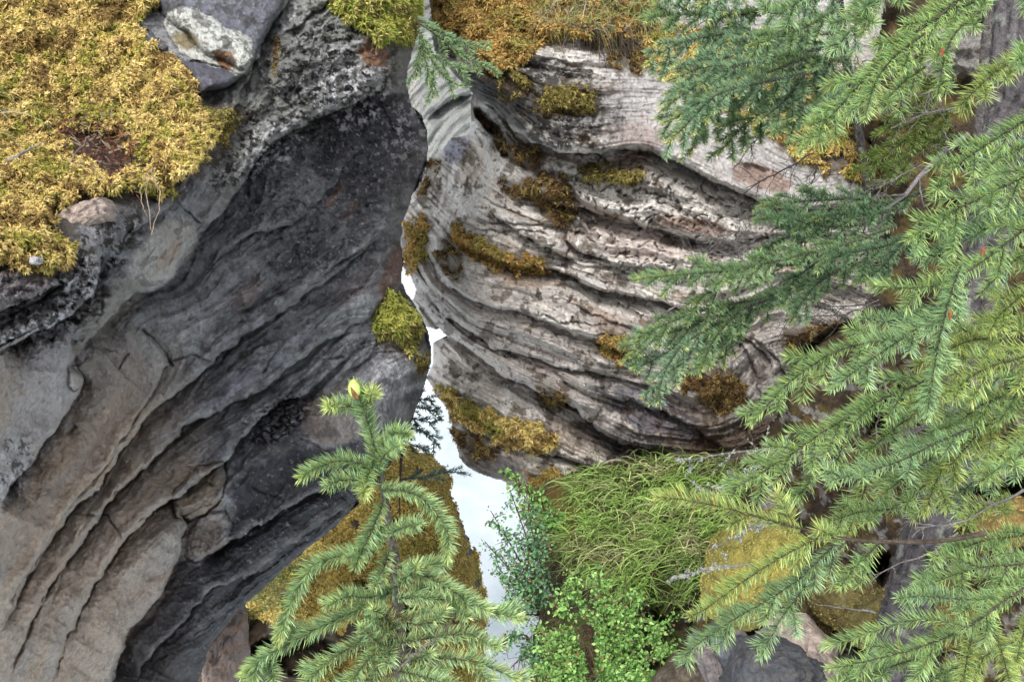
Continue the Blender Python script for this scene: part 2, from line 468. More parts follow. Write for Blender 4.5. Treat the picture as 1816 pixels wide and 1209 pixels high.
main_edge = [(711, 138), (660, 170), (586, 200), (535, 226), (490, 250), (460, 270), (431, 330), (393, 377), (356, 414), (330, 443), (312, 480), (296, 502), (278, 512), (262, 512), (235, 520), (208, 545), (192, 566), (172, 590), (150, 612), (132, 622)][::-1]
lineA = [(0, 1110), (40, 1030), (88, 952), (130, 890), (188, 828), (235, 752), (262, 712), (287, 670), (299, 641), (287, 617), (270, 600), (246, 576)]
lineA2 = [(60, 1150), (105, 1030), (160, 900), (225, 800), (262, 740), (300, 655)]
lineB = [(0, 1125), (59, 1004), (123, 911), (176, 864), (211, 805), (270, 729), (340, 676), (381, 641), (434, 594), (528, 535), (575, 500), (640, 452), (690, 400), (722, 352)]
lineC = [(18, 1209), (35, 1151), (88, 1040), (141, 963), (176, 916), (199, 881), (276, 811), (328, 758), (410, 717), (469, 688), (528, 641), (586, 600), (663, 559), (693, 520)]
lineD = [(94, 1209), (117, 1133), (176, 1028), (223, 955), (262, 915), (305, 887), (352, 852), (405, 811), (422, 782), (487, 717), (545, 694), (610, 640), (640, 610), (680, 560)]
lineG = [(200, 1209), (229, 1116), (281, 1063), (305, 1010), (317, 987), (328, 934), (317, 899)]
lineH = [(352, 998), (410, 958), (487, 915), (551, 875), (640, 852)]
lineI = [(235, 1209), (258, 1175), (305, 1122), (375, 1045), (457, 1010), (516, 963), (639, 881)]
knob = [(0, 900), (20, 862), (60, 812), (110, 745), (143, 690), (145, 665), (130, 650), (128, 600), (122, 580)]
crest = [(0, 622), (60, 590), (110, 570), (130, 555), (165, 520), (180, 480), (182, 440)]
over2 = [(-20, 560), (60, 530), (110, 500)]
upper1 = [(330, 470), (360, 410), (420, 330), (440, 290)]
upper2 = [(500, 545), (600, 470), (690, 410), (745, 330)]
upper3 = [(380, 470), (440, 415), (520, 400), (590, 330), (640, 260)]
ledgeT = [(180, 470), (240, 410), (290, 380), (330, 330), (360, 280), (400, 220), (420, 180), (450, 120), (480, 60)]
rockL = [(345, 165), (380, 165), (420, 140), (455, 110), (475, 60), (510, 0), (520, -60)]
topE = [(500, 60), (530, 45), (560, 20), (600, -10)]
LW.ledge(main_edge, 0.34, 95, 0.03, 40, 10)
LW.ledge(lineA, 0.085, 40, 0.035, 20, 12)
LW.ledge(lineA2, 0.02, 14, 0.015, 14, 6)
LW.ledge(lineB, 0.23, 42, 0.08, 24, 2.6)
LW.ledge(lineC, 0.27, 46, 0.08, 26, 2.6)
LW.ledge(lineD, 0.26, 40, 0.07, 26, 3.0)
LW.ledge(lineG, 0.30, 60, 0.03, 30, 20)
LW.ledge(lineH, 0.20, 36, 0.07, 24, 10)
LW.ledge(lineI, 0.15, 36, 0.05, 20, 10)
LW.ledge(knob, 0.26, 45, 0.06, 36, 14)
LW.ledge(crest, 0.24, 40, 0.06, 22, 14)
LW.ledge(over2, 0.08, 22, 0.03, 24, 12)
LW.ledge(upper1, 0.05, 30, 0.0, 20, 6)
LW.ledge(upper2, 0.11, 34, 0.04, 18, 6)
LW.ledge(upper3, 0.09, 34, 0.03, 18, 6)
LW.ledge(ledgeT, 0.10, 50, 0.03, 24, 6)
LW.ledge(rockL, 0.16, 26, 0.05, 30, 10)
LW.ledge(topE, 0.10, 40, 0.02, 30, 6)
LW.ledge([(610, 660), (650, 640), (690, 560)], 0.06, 20, 0, 20, 6)
# the rounded slabs wedged in the face
slab1 = [(305, 887), (312, 868), (352, 828), (395, 818), (402, 850), (390, 885), (362, 912), (335, 924), (312, 915), (305, 887)]
slab2 = [(330, 985), (336, 935), (352, 918), (372, 905), (400, 905), (412, 930), (404, 965), (372, 988), (348, 998), (330, 985)]
m_s1 = LW.slab(slab1, 0.085, 16, 0.035, 2.6)
m_s2 = LW.slab(slab2, 0.04, 14, 0.02, 2.2)
# blue-grey top rock, its pale lichen crust and the stones round it
bluepoly = [(275, -170), (272, -60), (276, 4), (290, 30), (330, 60), (360, 92), (400, 108), (425, 125), (452, 112), (470, 70), (492, 30), (512, -20), (520, -170)]
m_blue = LW.slab(bluepoly, 0.18, 75, 0.03, 4)
lowst = [(318, 104), (350, 110), (385, 118), (408, 126), (424, 134), (408, 152), (378, 165), (355, 178), (346, 158), (330, 128)]
m_low = LW.slab(lowst, 0.14, 34, 0.03, 3)
smallst = [(232, 52), (250, 50), (278, 66), (300, 84), (292, 94), (262, 84), (240, 70)]
m_small = LW.slab(smallst, 0.07, 9, 0.02, 2.5)
crust = [(290, 40), (298, 22), (320, 12), (350, 16), (380, 32), (402, 50), (426, 52), (446, 66), (456, 92), (450, 120), (436, 136), (418, 134), (402, 124), (374, 118), (346, 108), (322, 94), (302, 66)]
m_crust = LW.slab(crust, 0.045, 20, 0.008, 2.2)
stA = [(-60, 512), (20, 470), (90, 484), (112, 505), (66, 535), (20, 560), (-60, 580)]
m_stA = LW.slab(stA, 0.07, 16, 0.03, 3)
stB = [(-60, 545), (30, 538), (92, 508), (118, 518), (100, 548), (40, 562), (-60, 590)]
stC = [(-60, 632), (0, 612), (56, 585), (98, 566), (118, 560), (112, 545), (60, 552), (0, 580), (-60, 600)]
m_stC = LW.slab(stC, 0.05, 12, 0.03, 3)
kn = [(124, 650), (134, 648), (146, 664), (145, 682), (128, 694), (120, 684)]
m_kn = LW.slab(kn, 0.05, 10, 0.02, 2)
for cpts in ([(123, 911), (190, 915), (215, 955), (222, 950)], [(215, 955), (250, 920), (300, 893)], [(246, 576), (270, 600), (299, 641), (310, 650)],
             [(299, 640), (340, 630), (381, 641)], [(305, 887), (317, 899), (330, 925)], [(180, 480), (182, 560)],
             [(440, 450), (470, 440), (500, 420), (560, 410)], [(420, 560), (500, 520), (560, 470)], [(540, 600), (580, 560), (640, 510), (670, 470)]):
    LW.crack(cpts, 0.03, 2.2)
for cpts in (lineB[:6], lineC[:8], lineD[:8]): LW.crack(jag(cpts), 0.035, 2.4)

rc_ = np.random.default_rng(31)
for k in range(46):      # short joints across the beds
    x0 = rc_.uniform(60, 700); y0 = rc_.uniform(300, 1150)
    if y0 > 1250 - x0 * 0.6 + 120 or y0 > 780 - 0 * x0 and x0 < 330: continue
    a_ = math.radians(rc_.choice([rc_.normal(-45, 8), rc_.normal(-48, 8), rc_.normal(30, 20)])); L_ = rc_.uniform(25, 90)
    LW.crack(jag([(x0, y0), (x0 + math.cos(a_) * L_, y0 + math.sin(a_) * L_)], 12, 1.6), rc_.uniform(.012, .03), 1.9)

# bedding coordinate: constant along the traced layers
sc_pts = []
for s_, ln in ((0, main_edge), (1, lineA), (1.6, lineB), (2.4, lineC), (3.2, lineD), (4.0, lineH), (4.5, lineI)):
    for p in ln[::2]: sc_pts.append((p[0], p[1], s_))
sc_pts += [(0, 0, -3.2), (400, 0, -2.2), (-170, 300, -2.2), (0, 700, -0.6), (500, 1250, 6), (760, 640, 3.9), (760, 260, 0.6), (-170, 1380, 2.2)]
SL = tps(sc_pts)(LW.U, LW.V)
AL = (LW.U * 0.7 - LW.V * 0.7)
SLw = SL + 0.10 * fbm(LW.U / 60, LW.V / 60, 5, 3)
LW.D += 0.03 * blob(LW.UW, LW.VW, 500, 740, 70, 34, -38, 411, .4) * sstep(.45, .7, ridged(LW.UW / 16, LW.VW / 9, 412, 2))
calm = 1 - 0.8 * np.clip(m_blue + m_crust + m_low * 1.0 + m_kn, 0, 1)
tex_r = (sstep(150, 420, LW.U) * 0.85 + 0.10) * calm       # the lower-left face is smooth, the right rough
und = sstep(-0.05, 0.1, SL)
tn = fbm(SLw * 3.0, AL / 330, 24, 4, 0.42)
tq, tf = terrace(tn, 7.0)
tn2 = fbm(LW.UW / 46 + SLw, LW.VW / 40, 25, 4, 0.6)
tq2, tf2 = terrace(tn2, 5.0, 0.15)
st1 = ridged(SLw * 5, AL / 260, 21, 3)
st2 = gnoise(SLw * 14, AL / 120, 22)
LW.D += -0.022 * (st1 - 0.3) * tex_r - 0.008 * st2 * tex_r
LW.D += -0.045 * fbm(LW.U / 90, LW.V / 90, 31, 3) - 0.018 * fbm(LW.U / 26, LW.V / 26, 32, 3) * tex_r
chip = ridged(LW.UW / 30 + SL, LW.VW / 22, 33, 4)
rough_zone = np.maximum(blob(LW.U, LW.V, 600, 330, 190, 190, 0, 41, 0.4), blob(LW.U, LW.V, 480, 740, 70, 45, -40, 42, 0.3))
rough_zone = np.maximum(rough_zone, blob(LW.U, LW.V, 560, 120, 190, 130, -35, 43, 0.3))
rough_zone = np.maximum(rough_zone, blob(LW.U, LW.V, 60, 540, 150, 90, -20, 44, 0.3)) * calm
LW.D += -0.032 * (chip - 0.2) * (0.16 + rough_zone) - 0.090 * tq * tex_r - 0.038 * tq2 * (0.10 + rough_zone + 0.4 * sstep(300, 480, LW.U))
LW.D += -0.006 * fbm(LW.U / 7, LW.V / 7, 34, 2) * (0.5 + rough_zone)
out_r = [(742, -60), (745, 0), (735, 85), (724, 118), (722, 150), (733, 188), (757, 232), (762, 268), (730, 352), (711, 425), (716, 480), (722, 520), (748, 560), (766, 640), (752, 690), (712, 790), (655, 868), (600, 930), (528, 987), (440, 1069), (375, 1145), (352, 1209), (320, 1380)]
LW.roll(out_r, 70, 0.45)

# colours of the rock itself
U, V = LW.UW, LW.VW
c = np.zeros(U.shape + (3,)) + np.array([0.215, 0.218, 0.232])
n_big = fbm(U / 120, V / 120, 51, 4)
n_mid = fbm(U / 22, V / 22, 52, 4, 0.6)
strk = fbm(SLw * 6, AL / 90, 53, 4, 0.6)
n_f = fbm(U / 6, V / 6, 54, 3, 0.6)
c *= (1 + 0.6 * n_big + 0.6 * n_mid + 0.35 * n_f + 0.35 * strk * (0.35 + 0.65 * sstep(200, 450, LW.U)))[..., None]
c *= (1 + 0.22 * (_hash(tf.astype(np.int64), (SL * 2).astype(np.int64), 7) / 32768.0 - 1) * tex_r)[..., None]
tan = sstep(430, 240, U + 0.25 * (1209 - V) * 0.2 + 60 * n_big) * sstep(540, 720, V + 40 * n_big) * 0.95
c = mixc(c, (0.44, 0.36, 0.29), tan * 0.85)
tan2 = fbm(SLw * 3, AL / 200, 55, 3)
c = mixc(c, (0.42, 0.31, 0.21), tan * sstep(0.0, 0.5, tan2) * 0.5)
c = mixc(c, (0.31, 0.31, 0.31), tan * sstep(0.0, -0.5, tan2) * 0.5)
c = mixc(c, (0.31, 0.25, 0.19), blob(U, V, 350, 870, 60, 50, -50, 56) * 0.8)
c = mixc(c, (0.21, 0.17, 0.14), blob(U, V, 375, 950, 45, 45, -40, 57) * 0.7)
# grey-blue band
c = mixc(c, (0.22, 0.24, 0.28), sstep(0.25, 0.0, np.abs(SL - 2.15)) * sstep(180, 420, U) * 0.7)
c = mixc(c, (0.30, 0.32, 0.33), blob(U, V, 590, 590, 120, 30, -42, 58) * 0.8)
c = mixc(c, (0.38, 0.39, 0.43), sstep(0.04, 0.30, fbm(SLw * 4 + 3, AL / 60, 401, 4, 0.65)) * sstep(230, 420, U) * sstep(0.4, 1.0, SL) * .55)
c = mixc(c, (0.06, 0.062, 0.075), sstep(0.12, 0.36, fbm(SLw * 3 + 9, AL / 90, 402, 4, 0.65)) * sstep(230, 420, U) * sstep(0.4, 1.0, SL) * .7)
# wet black lower face
blkp = [(190, 1215), (229, 1116), (281, 1063), (305, 1010), (317, 987), (352, 998), (400, 962), (412, 930), (412, 860), (440, 825), (520, 790), (600, 790), (660, 760), (720, 790), (640, 900), (528, 990), (375, 1150), (350, 1400), (190, 1400)]
blk = sstep(-6, 10, sdist(U, V, blkp) + 6 * n_mid)
blk = np.maximum(blk, 0.6 * blob(U, V, 500, 770, 120, 40, -42, 59))
c = mixc(c, (0.024, 0.026, 0.036), blk * (0.86 + 0.14 * n_mid))
c = mixc(c, (0.12, 0.11, 0.115), blk * sstep(0.2, 0.45, strk) * 0.5)
cz = blob(U, V, 500, 740, 70, 34, -38, 411, .4)
ck = ridged(U / 16, V / 9, 412, 2)
c = mixc(c, (0.012, 0.012, 0.014), cz * sstep(.45, .7, ck) * .9)
c = mixc(c, (0.27, 0.22, 0.19), blob(U, V, 590, 740, 60, 50, -40, 60) * 0.6)
# dark brow under the main edge
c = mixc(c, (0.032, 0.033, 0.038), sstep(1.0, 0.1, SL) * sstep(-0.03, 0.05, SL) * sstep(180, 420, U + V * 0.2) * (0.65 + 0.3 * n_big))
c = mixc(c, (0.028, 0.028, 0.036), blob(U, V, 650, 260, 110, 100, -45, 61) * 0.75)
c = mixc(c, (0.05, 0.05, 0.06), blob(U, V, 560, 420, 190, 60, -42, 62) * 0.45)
# pale column and crest at the left
pale = np.maximum(blob(U, V, 90, 680, 60, 130, 15, 62, 0.5), blob(U, V, 20, 820, 40, 80, 20, 63, 0.5))
c = mixc(c, (0.36, 0.35, 0.36), pale * 0.8 * (1 - und * 0))
c = mixc(c, (0.46, 0.45, 0.42), blob(U, V, 288, 448, 78, 44, -48, 64, 0.35) * 0.85)
c = mixc(c, (0.32, 0.21, 0.14), blob(U, V, 300, 450, 40, 14, -50, 65, 0.5) * 0.5)
c = mixc(c, (0.20, 0.19, 0.165), blob(U, V, 200, 545, 80, 40, -45, 66, 0.4) * 0.7)
up = sstep(0.05, -0.1, SL) * sstep(-40, 60, U)
c = mixc(c, (0.23, 0.235, 0.21), up * sstep(330, 430, U) * 0.8)
c = mixc(c, (0.50, 0.48, 0.45), LW.lip * sstep(-0.2, 0.3, n_mid) * 0.55)
c = mixc(c, (0.125, 0.13, 0.165), m_blue * (0.85 + 0.1 * n_mid)); c = mixc(c, (0.09, 0.09, 0.125), m_low * 0.85); c = mixc(c, (0.12, 0.125, 0.16), m_small * 0.85)
c = mixc(c, (0.23, 0.20, 0.21), m_stA * 0.7); c = mixc(c, (0.22, 0.20, 0.19), m_stC * 0.6); c = mixc(c, (0.38, 0.36, 0.33), m_kn * 0.8)
# brown stains and rust
for (x, y, rx, ry, a_, k) in ((590, 350, 8, 30, 25, .5), (620, 375, 25, 8, -50, .4), (700, 480, 22, 60, 20, .7), (640, 500, 60, 20, -45, .2), (440, 520, 40, 18, -40, .3)):
    c = mixc(c, (0.20, 0.105, 0.07), blob(U, V, x, y, rx, ry, a_, int(x), 0.5) * k)
# black and white crustose lichen on the upper shelf
lz = np.maximum(blob(U, V, 590, 130, 140, 110, -35, 71, 0.5), blob(U, V, 430, 260, 90, 60, -50, 72, 0.5))
lz = np.maximum(lz, blob(U, V, 185, 440, 100, 52, -40, 73, 0.4)); lz = np.maximum(lz, blob(U, V, 70, 560, 130, 50, -25, 74, 0.5))
lz = np.maximum(lz, 0.8 * blob(U, V, 20, 830, 40, 70, 20, 75, 0.5))
c = mixc(c, (0.022, 0.020, 0.018), lz * speck(U, V, 17, 0.02, 76))
wz = np.maximum(blob(U, V, 620, 150, 80, 75, -35, 77, 0.6), blob(U, V, 480, 260, 70, 40, -40, 78, 0.5)); wz = np.maximum(wz, blob(U, V, 140, 500, 45, 40, 0, 79, 0.5)); wz = np.maximum(wz, blob(U, V, 60, 570, 80, 28, -25, 80, 0.5)); wz = np.maximum(wz, 0.8 * blob(U, V, 15, 840, 30, 60, 10, 81))
wz = np.maximum(wz, 0.6 * blob(U, V, 725, 240, 40, 70, 0, 82)); wz = np.maximum(wz, 0.9 * blob(U, V, 690, 640, 45, 40, 0, 83)); wz = np.maximum(wz, blob(U, V, 510, 25, 16, 40, 20, 84, .4))
c = mixc(c, (0.58, 0.57, 0.60), wz * speck(U, V, 13, 0.06, 85) * 0.9)
c = mixc(c, (0.42, 0.42, 0.46), rough_zone * speck(U, V, 9, 0.30, 86) * 0.7)
c = mixc(c, (0.30, 0.30, 0.33), speck(U, V, 9, 0.27, 87) * 0.6 * sstep(200, 420, U))
c = mixc(c, (0.24, 0.12, 0.06), blob(U, V, 665, 95, 28, 30, 0, 88, .8) * 0.8)
c = mixc(c, (0.030, 0.026, 0.022), speck(U, V, 30, 0.18, 89) * 0.45 * (1 - tan))
c = mixc(c, (0.56, 0.57, 0.53), m_crust * (0.9 - 0.25 * n_mid))
c = mixc(c, (0.16, 0.165, 0.15), m_crust * speck(U, V, 8, 0.08, 92) * 0.8)
c = mixc(c, (0.20, 0.10, 0.045), m_crust * blob(U, V, 400, 108, 24, 16, 40, 93, .6) * .9)
c = mixc(c, (0.19, 0.14, 0.05), m_crust * blob(U, V, 330, 72, 26, 16, 20, 94, .7) * .8)
c = mixc(c, (0.05, 0.048, 0.045), m_blue * speck(U, V, 26, 0.08, 96) * 0.7)
c = mixc(c, (0.5, 0.5, 0.54), m_blue * speck(U, V, 7, 0.42, 95) * 0.6)
c = stain(LW, c, [[(640, 45), (655, 68), (680, 82), (705, 72), (735, 75), (742, 0), (600, -20)], [(690, 515), (750, 590), (722, 632), (672, 605), (672, 545)], [(350, 170), (400, 190), (440, 200), (405, 260), (370, 290), (340, 320), (300, 350), (200, 360), (120, 380), (130, 470), (60, 490), (0, 470), (0, 300), (200, 150)]], (0.065, 0.048, 0.032), 22, 0.8)
c = mixc(c, (0.11, 0.055, 0.04), blob(U, V, 178, 262, 70, 40, 25, 97, .3) * .8)
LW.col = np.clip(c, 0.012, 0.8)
lay = np.digitize(SL, [-1.2, 0, 1, 1.6, 2.4, 3.2, 4.0, 4.5]) + 1
for k_, m_ in ((20, m_s1), (21, m_s2), (22, m_blue), (23, m_low), (24, m_small), (25, m_crust), (26, m_stA), (27, m_stC), (28, m_kn)): lay[m_] = k_
lw = empty("canyon_wall", W(300, 1300, 5.0), label="dark grey overhanging limestone canyon wall with slanting layers filling the left half", cat="rock wall", kind="structure")
bpy.context.view_layer.update()
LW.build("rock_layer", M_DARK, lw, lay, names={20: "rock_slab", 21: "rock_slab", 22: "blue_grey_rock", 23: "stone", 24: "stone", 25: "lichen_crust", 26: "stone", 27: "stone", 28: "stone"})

# ================================================================== 2. RIGHT ROCK OF THE CANYON
R_OUT = [(764, 22), (757, 40), (770, 90), (792, 117), (820, 150), (838, 165), (834, 200), (831, 238), (812, 243), (799, 245), (785, 263), (760, 285), (756, 310), (742, 327), (728, 356), (716, 385), (712, 420), (716, 460),
         (716, 474), (728, 492), (738, 514), (728, 534), (732, 562), (752, 580), (779, 583), (792, 598), (766, 608), (767, 646), (757, 670), (771, 700), (792, 725), (806, 770), (811, 809), (828, 828), (847, 840), (890, 853), (922, 868), (960, 885), (1010, 930), (1500, 940), (1760, 900), (1760, -200), (770, -200), (758, -20)]
R_CTRL = [(760, 20, 6.75), (900, 60, 6.45), (1100, 110, 6.35), (940, -200, 7.6), (1500, -200, 7.6), (1760, -100, 7.6), (820, 150, 6.7), (900, 180, 6.3), (1000, 255, 6.15), (1120, 220, 6.3), (1300, 250, 6.55), (1500, 320, 6.8), (1400, 100, 7.1),
          (840, 240, 7.5), (790, 320, 7.7), (740, 430, 7.7), (880, 360, 7.0), (1000, 420, 6.7), (1150, 470, 6.75), (1300, 480, 6.9), (1500, 480, 7.1), (1740, 500, 7.3),
          (765, 530, 7.5), (830, 560, 7.05), (950, 600, 6.75), (1100, 640, 6.65), (1250, 680, 6.8), (1380, 600, 7.1), (1500, 800, 7.0), (1740, 900, 7.0),
          (775, 640, 7.9), (850, 700, 7.6), (800, 760, 7.6), (950, 780, 7.3), (1080, 810, 7.2), (860, 840, 7.7), (1000, 930, 7.3), (1250, 860, 7.1)]
RW = Relief(700, 1762, -202, 942, 1.75, R_OUT, R_CTRL, 200, 3.2)
r1 = [(835, 165), (849, 171), (885, 192), (909, 228), (941, 249), (973, 263), (1027, 274), (1080, 269), (1126, 263), (1169, 274), (1219, 294), (1267, 322), (1322, 345), (1354, 357), (1420, 375), (1560, 370)]
r2 = [(885, 322), (905, 345), (945, 352), (990, 362), (1040, 372), (1098, 388), (1155, 402), (1240, 427), (1330, 440)]
r3 = [(868, 372), (900, 400), (950, 430), (1000, 452), (1025, 462)]
r3b = [(1010, 395), (1004, 420), (1012, 436), (1040, 450), (1077, 464), (1129, 473), (1168, 478), (1260, 490)]
r3c = [(1020, 392), (1060, 388), (1120, 400), (1180, 412), (1250, 432), (1320, 450)]
r4 = [(790, 410), (850, 445), (902, 462), (974, 479), (1018, 491), (1061, 515), (1125, 524), (1176, 535), (1240, 560), (1300, 590)]
r5 = [(760, 450), (783, 503), (831, 527), (871, 547), (918, 552), (958, 567), (1010, 587), (1057, 603), (1109, 622), (1180, 650)]
r6 = [(759, 519), (787, 559), (831, 583), (871, 614), (918, 622), (958, 638), (998, 654), (1060, 660), (1117, 674), (1196, 700), (1260, 740)]
r7 = [(745, 535), (771, 575), (811, 603), (851, 630), (887, 658), (934, 684), (966, 704), (1018, 722), (1057, 757), (1085, 777), (1137, 793), (1190, 800)]
r8 = [(1060, 700), (1117, 712), (1176, 730), (1236, 757), (1276, 789), (1300, 815)]
r9 = [(790, 700), (830, 730), (880, 760), (940, 790), (1000, 812), (1080, 830)]
r0 = [(1190, 250), (1300, 300), (1400, 330), (1540, 345)]
RW.ledge(r1, 0.34, 34, 0.10, 40, 9)
RW.ledge(r2, 0.16, 26, 0.05, 26, 8)
RW.ledge(r3, 0.14, 26, 0.06, 26, 8)
RW.ledge(r3b, 0.15, 24, 0.07, 30, 8)
RW.ledge(r3c, 0.09, 18, 0.03, 16, 7)
RW.ledge(r4, 0.30, 36, 0.08, 26, 9)
RW.ledge(r5, 0.13, 24, 0.05, 20, 8)
RW.ledge(r6, 0.15, 24, 0.05, 20, 8)
RW.ledge(r7, 0.48, 48, 0.08, 36, 10)
RW.ledge(r8, 0.16, 24, 0.05, 26, 8)
RW.ledge(r9, 0.25, 30, 0.06, 30, 8)
RW.ledge([(767, 606), (775, 640), (790, 690)], 0.05, 20, 0, 20, 5)
for k in range(14):        # thinner beds between the traced ones
    t = (k + 0.5) / 14
    y0 = 350 + 330 * t
    x0 = 880 + R.uniform(-60, 160)
    ln = R.uniform(130, 330)
    pts = [(x0 + ln * q, y0 + 0.30 * ln * q + 16 * math.sin(q * 3 + k) + (x0 - 900) * 0.30) for q in np.linspace(0, 1, 7)]
    RW.ledge(pts, R.uniform(0.03, 0.07), 12, 0.02, 10, 5)
for (x, y) in ((1279, 591), (1305, 588), (1330, 597)):
    RW.ledge([(x, y), (x + 35, y + 18), (x + 58, y + 50), (x + 66, y + 85)], 0.10, 16, 0.06, 18, 6)

for k in range(60):
    x0 = rc_.uniform(780, 1350); y0 = rc_.uniform(330, 760); a_ = math.radians(rc_.normal(85, 22)); L_ = rc_.uniform(10, 34)
    RW.crack(jag([(x0, y0), (x0 + math.cos(a_) * L_, y0 + math.sin(a_) * L_)], 8, 1.2), rc_.uniform(.02, .06), 1.9)
sr = []
for s_, ln in ((0, r1), (1.2, r2), (2, r3), (2, r3b), (3, r4), (4, r5), (5, r6), (6, r7)):
    for p in ln[::2]: sr.append((p[0], p[1], s_))
sr += [(900, 60, -2.2), (1100, 130, -1.7), (1400, 200, -1.5), (900, 780, 7.5), (1150, 850, 7.5), (770, 650, 6.8), (1400, 480, 2.6), (1500, 650, 4.5), (1700, 300, -0.5), (1380, 640, 5.0), (1760, 900, 7.5), (770, -200, -4), (1760, -200, -4)]
SR = tps(sr)(RW.U, RW.V)
SRw = SR + 0.09 * fbm(RW.U / 60, RW.V / 60, 205, 3)
AR = RW.U * 0.95 + RW.V * 0.3
bd = ridged(SRw * 3.1, AR / 190, 221, 3)
fine_ = gnoise(SR * 26, AR / 160, 226) + .6 * gnoise(SR * 50, AR / 90, 227)
bd2 = gnoise(SRw * 11, AR / 80, 222)
bd3 = ridged(SRw * 7.5, AR / 60, 223, 2)
tn = fbm(SRw * 2.8, AR / 420, 224, 4, 0.42); tq, tf = terrace(tn, 8.0)
tn2 = fbm(SRw * 6.5, AR / 70, 225, 3, 0.6); tq2, tf2 = terrace(tn2, 5.0, 0.15)
smooth_up = sstep(1040, 1120, RW.U) * sstep(0.1, -0.2, SR)      # the pale upper band is smooth
amp = 1 - 0.8 * smooth_up
RW.D += -0.010 * fine_ * sstep(0.1, -0.2, SR)
RW.D += amp * (-0.018 * (bd - 0.2) - 0.006 * bd2 - 0.006 * bd3 - 0.15 * tq - 0.035 * tq2)
RW.D += -0.07 * fbm(RW.U / 80, RW.V / 80, 231, 3) * amp - 0.025 * fbm(RW.U / 22, RW.V / 22, 232, 3) * amp
brick = ridged(AR / 26 + SR * 1.5, SRw * 3.2, 233, 2)
blocky = sstep(-0.1, 0.2, SR) * sstep(2.6, 1.8, SR) * sstep(960, 1010, RW.U)
RW.D += 0.05 * blocky * sstep(0.74, 0.94, brick)
RW.D += -0.010 * fbm(RW.U / 6, RW.V / 6, 234, 2) * amp
# fluted ridge at the left
fl = blob(RW.U, RW.V, 830, 300, 60, 130, 18, 235, 0.2)
RW.D += -0.05 * ridged((RW.UW * 0.9 + RW.VW * 0.25) / 26, (RW.VW - RW.UW * 0.2) / 120, 236, 3) * fl
out_l = R_OUT[:36]
RW.roll(out_l, 28, 0.42)
# dark hollow beside the upper boulder
hol = blob(RW.U, RW.V, 868, 215, 14, 42, -40, 240, 0.2)
RW.D += 0.35 * hol
RW.D += 0.12 * blob(RW.U, RW.V, 1232, 150, 16, 26, 0, 241, 0.2) + 0.10 * blob(RW.U, RW.V, 895, 275, 8, 7, 0, 242, .2)
RW.D += 0.05 * blob(RW.U, RW.V, 1340, 300, 26, 8, 15, 243, .6)

U, V = RW.UW, RW.VW
c = np.zeros(U.shape + (3,)) + np.array([0.60, 0.57, 0.53])
n_big = fbm(U / 110, V / 110, 251, 4); n_mid = fbm(U / 24, V / 16, 252, 4, 0.6)
strk = fbm(SRw * 5, AR / 120, 253, 4, 0.6)
c *= (1 + 0.22 * n_big + 0.35 * n_mid)[..., None]
c *= (1 + 0.18 * (_hash(tf.astype(np.int64), (SR * 2 + 50).astype(np.int64), 9) / 32768.0 - 1) * amp)[..., None]
c = mixc(c, (0.20, 0.175, 0.165), sstep(0.08, 0.5, strk) * 0.5 * amp)
c = mixc(c, (0.66, 0.63, 0.61), sstep(-0.05, -0.4, strk) * 0.8)
c = mixc(c, (0.30, 0.19, 0.12), sstep(0.10, 0.4, fbm(SRw * 2.2, AR / 160, 254, 3)) * 0.65)
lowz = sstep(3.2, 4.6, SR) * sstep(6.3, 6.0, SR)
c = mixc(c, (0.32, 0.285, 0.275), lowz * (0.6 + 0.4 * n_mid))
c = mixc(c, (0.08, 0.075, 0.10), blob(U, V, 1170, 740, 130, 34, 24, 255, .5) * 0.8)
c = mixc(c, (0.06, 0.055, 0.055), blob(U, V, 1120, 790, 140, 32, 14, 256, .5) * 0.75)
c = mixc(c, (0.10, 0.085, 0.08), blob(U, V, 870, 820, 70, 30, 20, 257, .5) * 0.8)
c = mixc(c, (0.68, 0.65, 0.61), blob(U, V, 835, 300, 50, 150, 16, 258, .35) * 0.85)
c = mixc(c, (0.60, 0.50, 0.42), blob(U, V, 835, 290, 22, 50, 16, 259, .35) * 0.6)
c = mixc(c, (0.24, 0.245, 0.30), blob(U, V, 805, 262, 22, 32, 20, 260, .35) * 0.9)
c = mixc(c, (0.60, 0.55, 0.50), blob(U, V, 830, 650, 80, 50, 30, 261, .4) * 0.7)
c = mixc(c, (0.52, 0.44, 0.38), blob(U, V, 1010, 780, 80, 28, 20, 262, .4) * 0.6)
c = mixc(c, (0.60, 0.50, 0.46), blob(U, V, 1130, 430, 110, 34, 10, 263, .4) * 0.6)
c = mixc(c, (0.55, 0.51, 0.48), blob(U, V, 1340, 620, 70, 60, 30, 264, .4) * 0.7)
c = mixc(c, (0.43, 0.415, 0.415), smooth_up * 0.75)
c = mixc(c, (0.20, 0.185, 0.18), sstep(0.1, -0.2, SR) * sstep(.25, .6, fine_) * .45)
# stained smooth band
c = mixc(c, (0.27, 0.18, 0.14), blob(U, V, 1350, 315, 60, 24, 22, 265, .6) * 0.8)
c = mixc(c, (0.25, 0.16, 0.12), blob(U, V, 1230, 400, 80, 14, 10, 266, .6) * 0.85)
c = mixc(c, (0.33, 0.27, 0.25), blob(U, V, 1130, 240, 90, 24, 5, 267, .6) * 0.7)
c = mixc(c, (0.30, 0.15, 0.08), speck(U, V, 22, 0.30, 268) * 0.6 * blob(U, V, 1150, 230, 120, 60, 0, 269))
c = mixc(c, (0.66, 0.63, 0.60), RW.lip * sstep(-0.3, 0.2, n_mid) * 0.6)
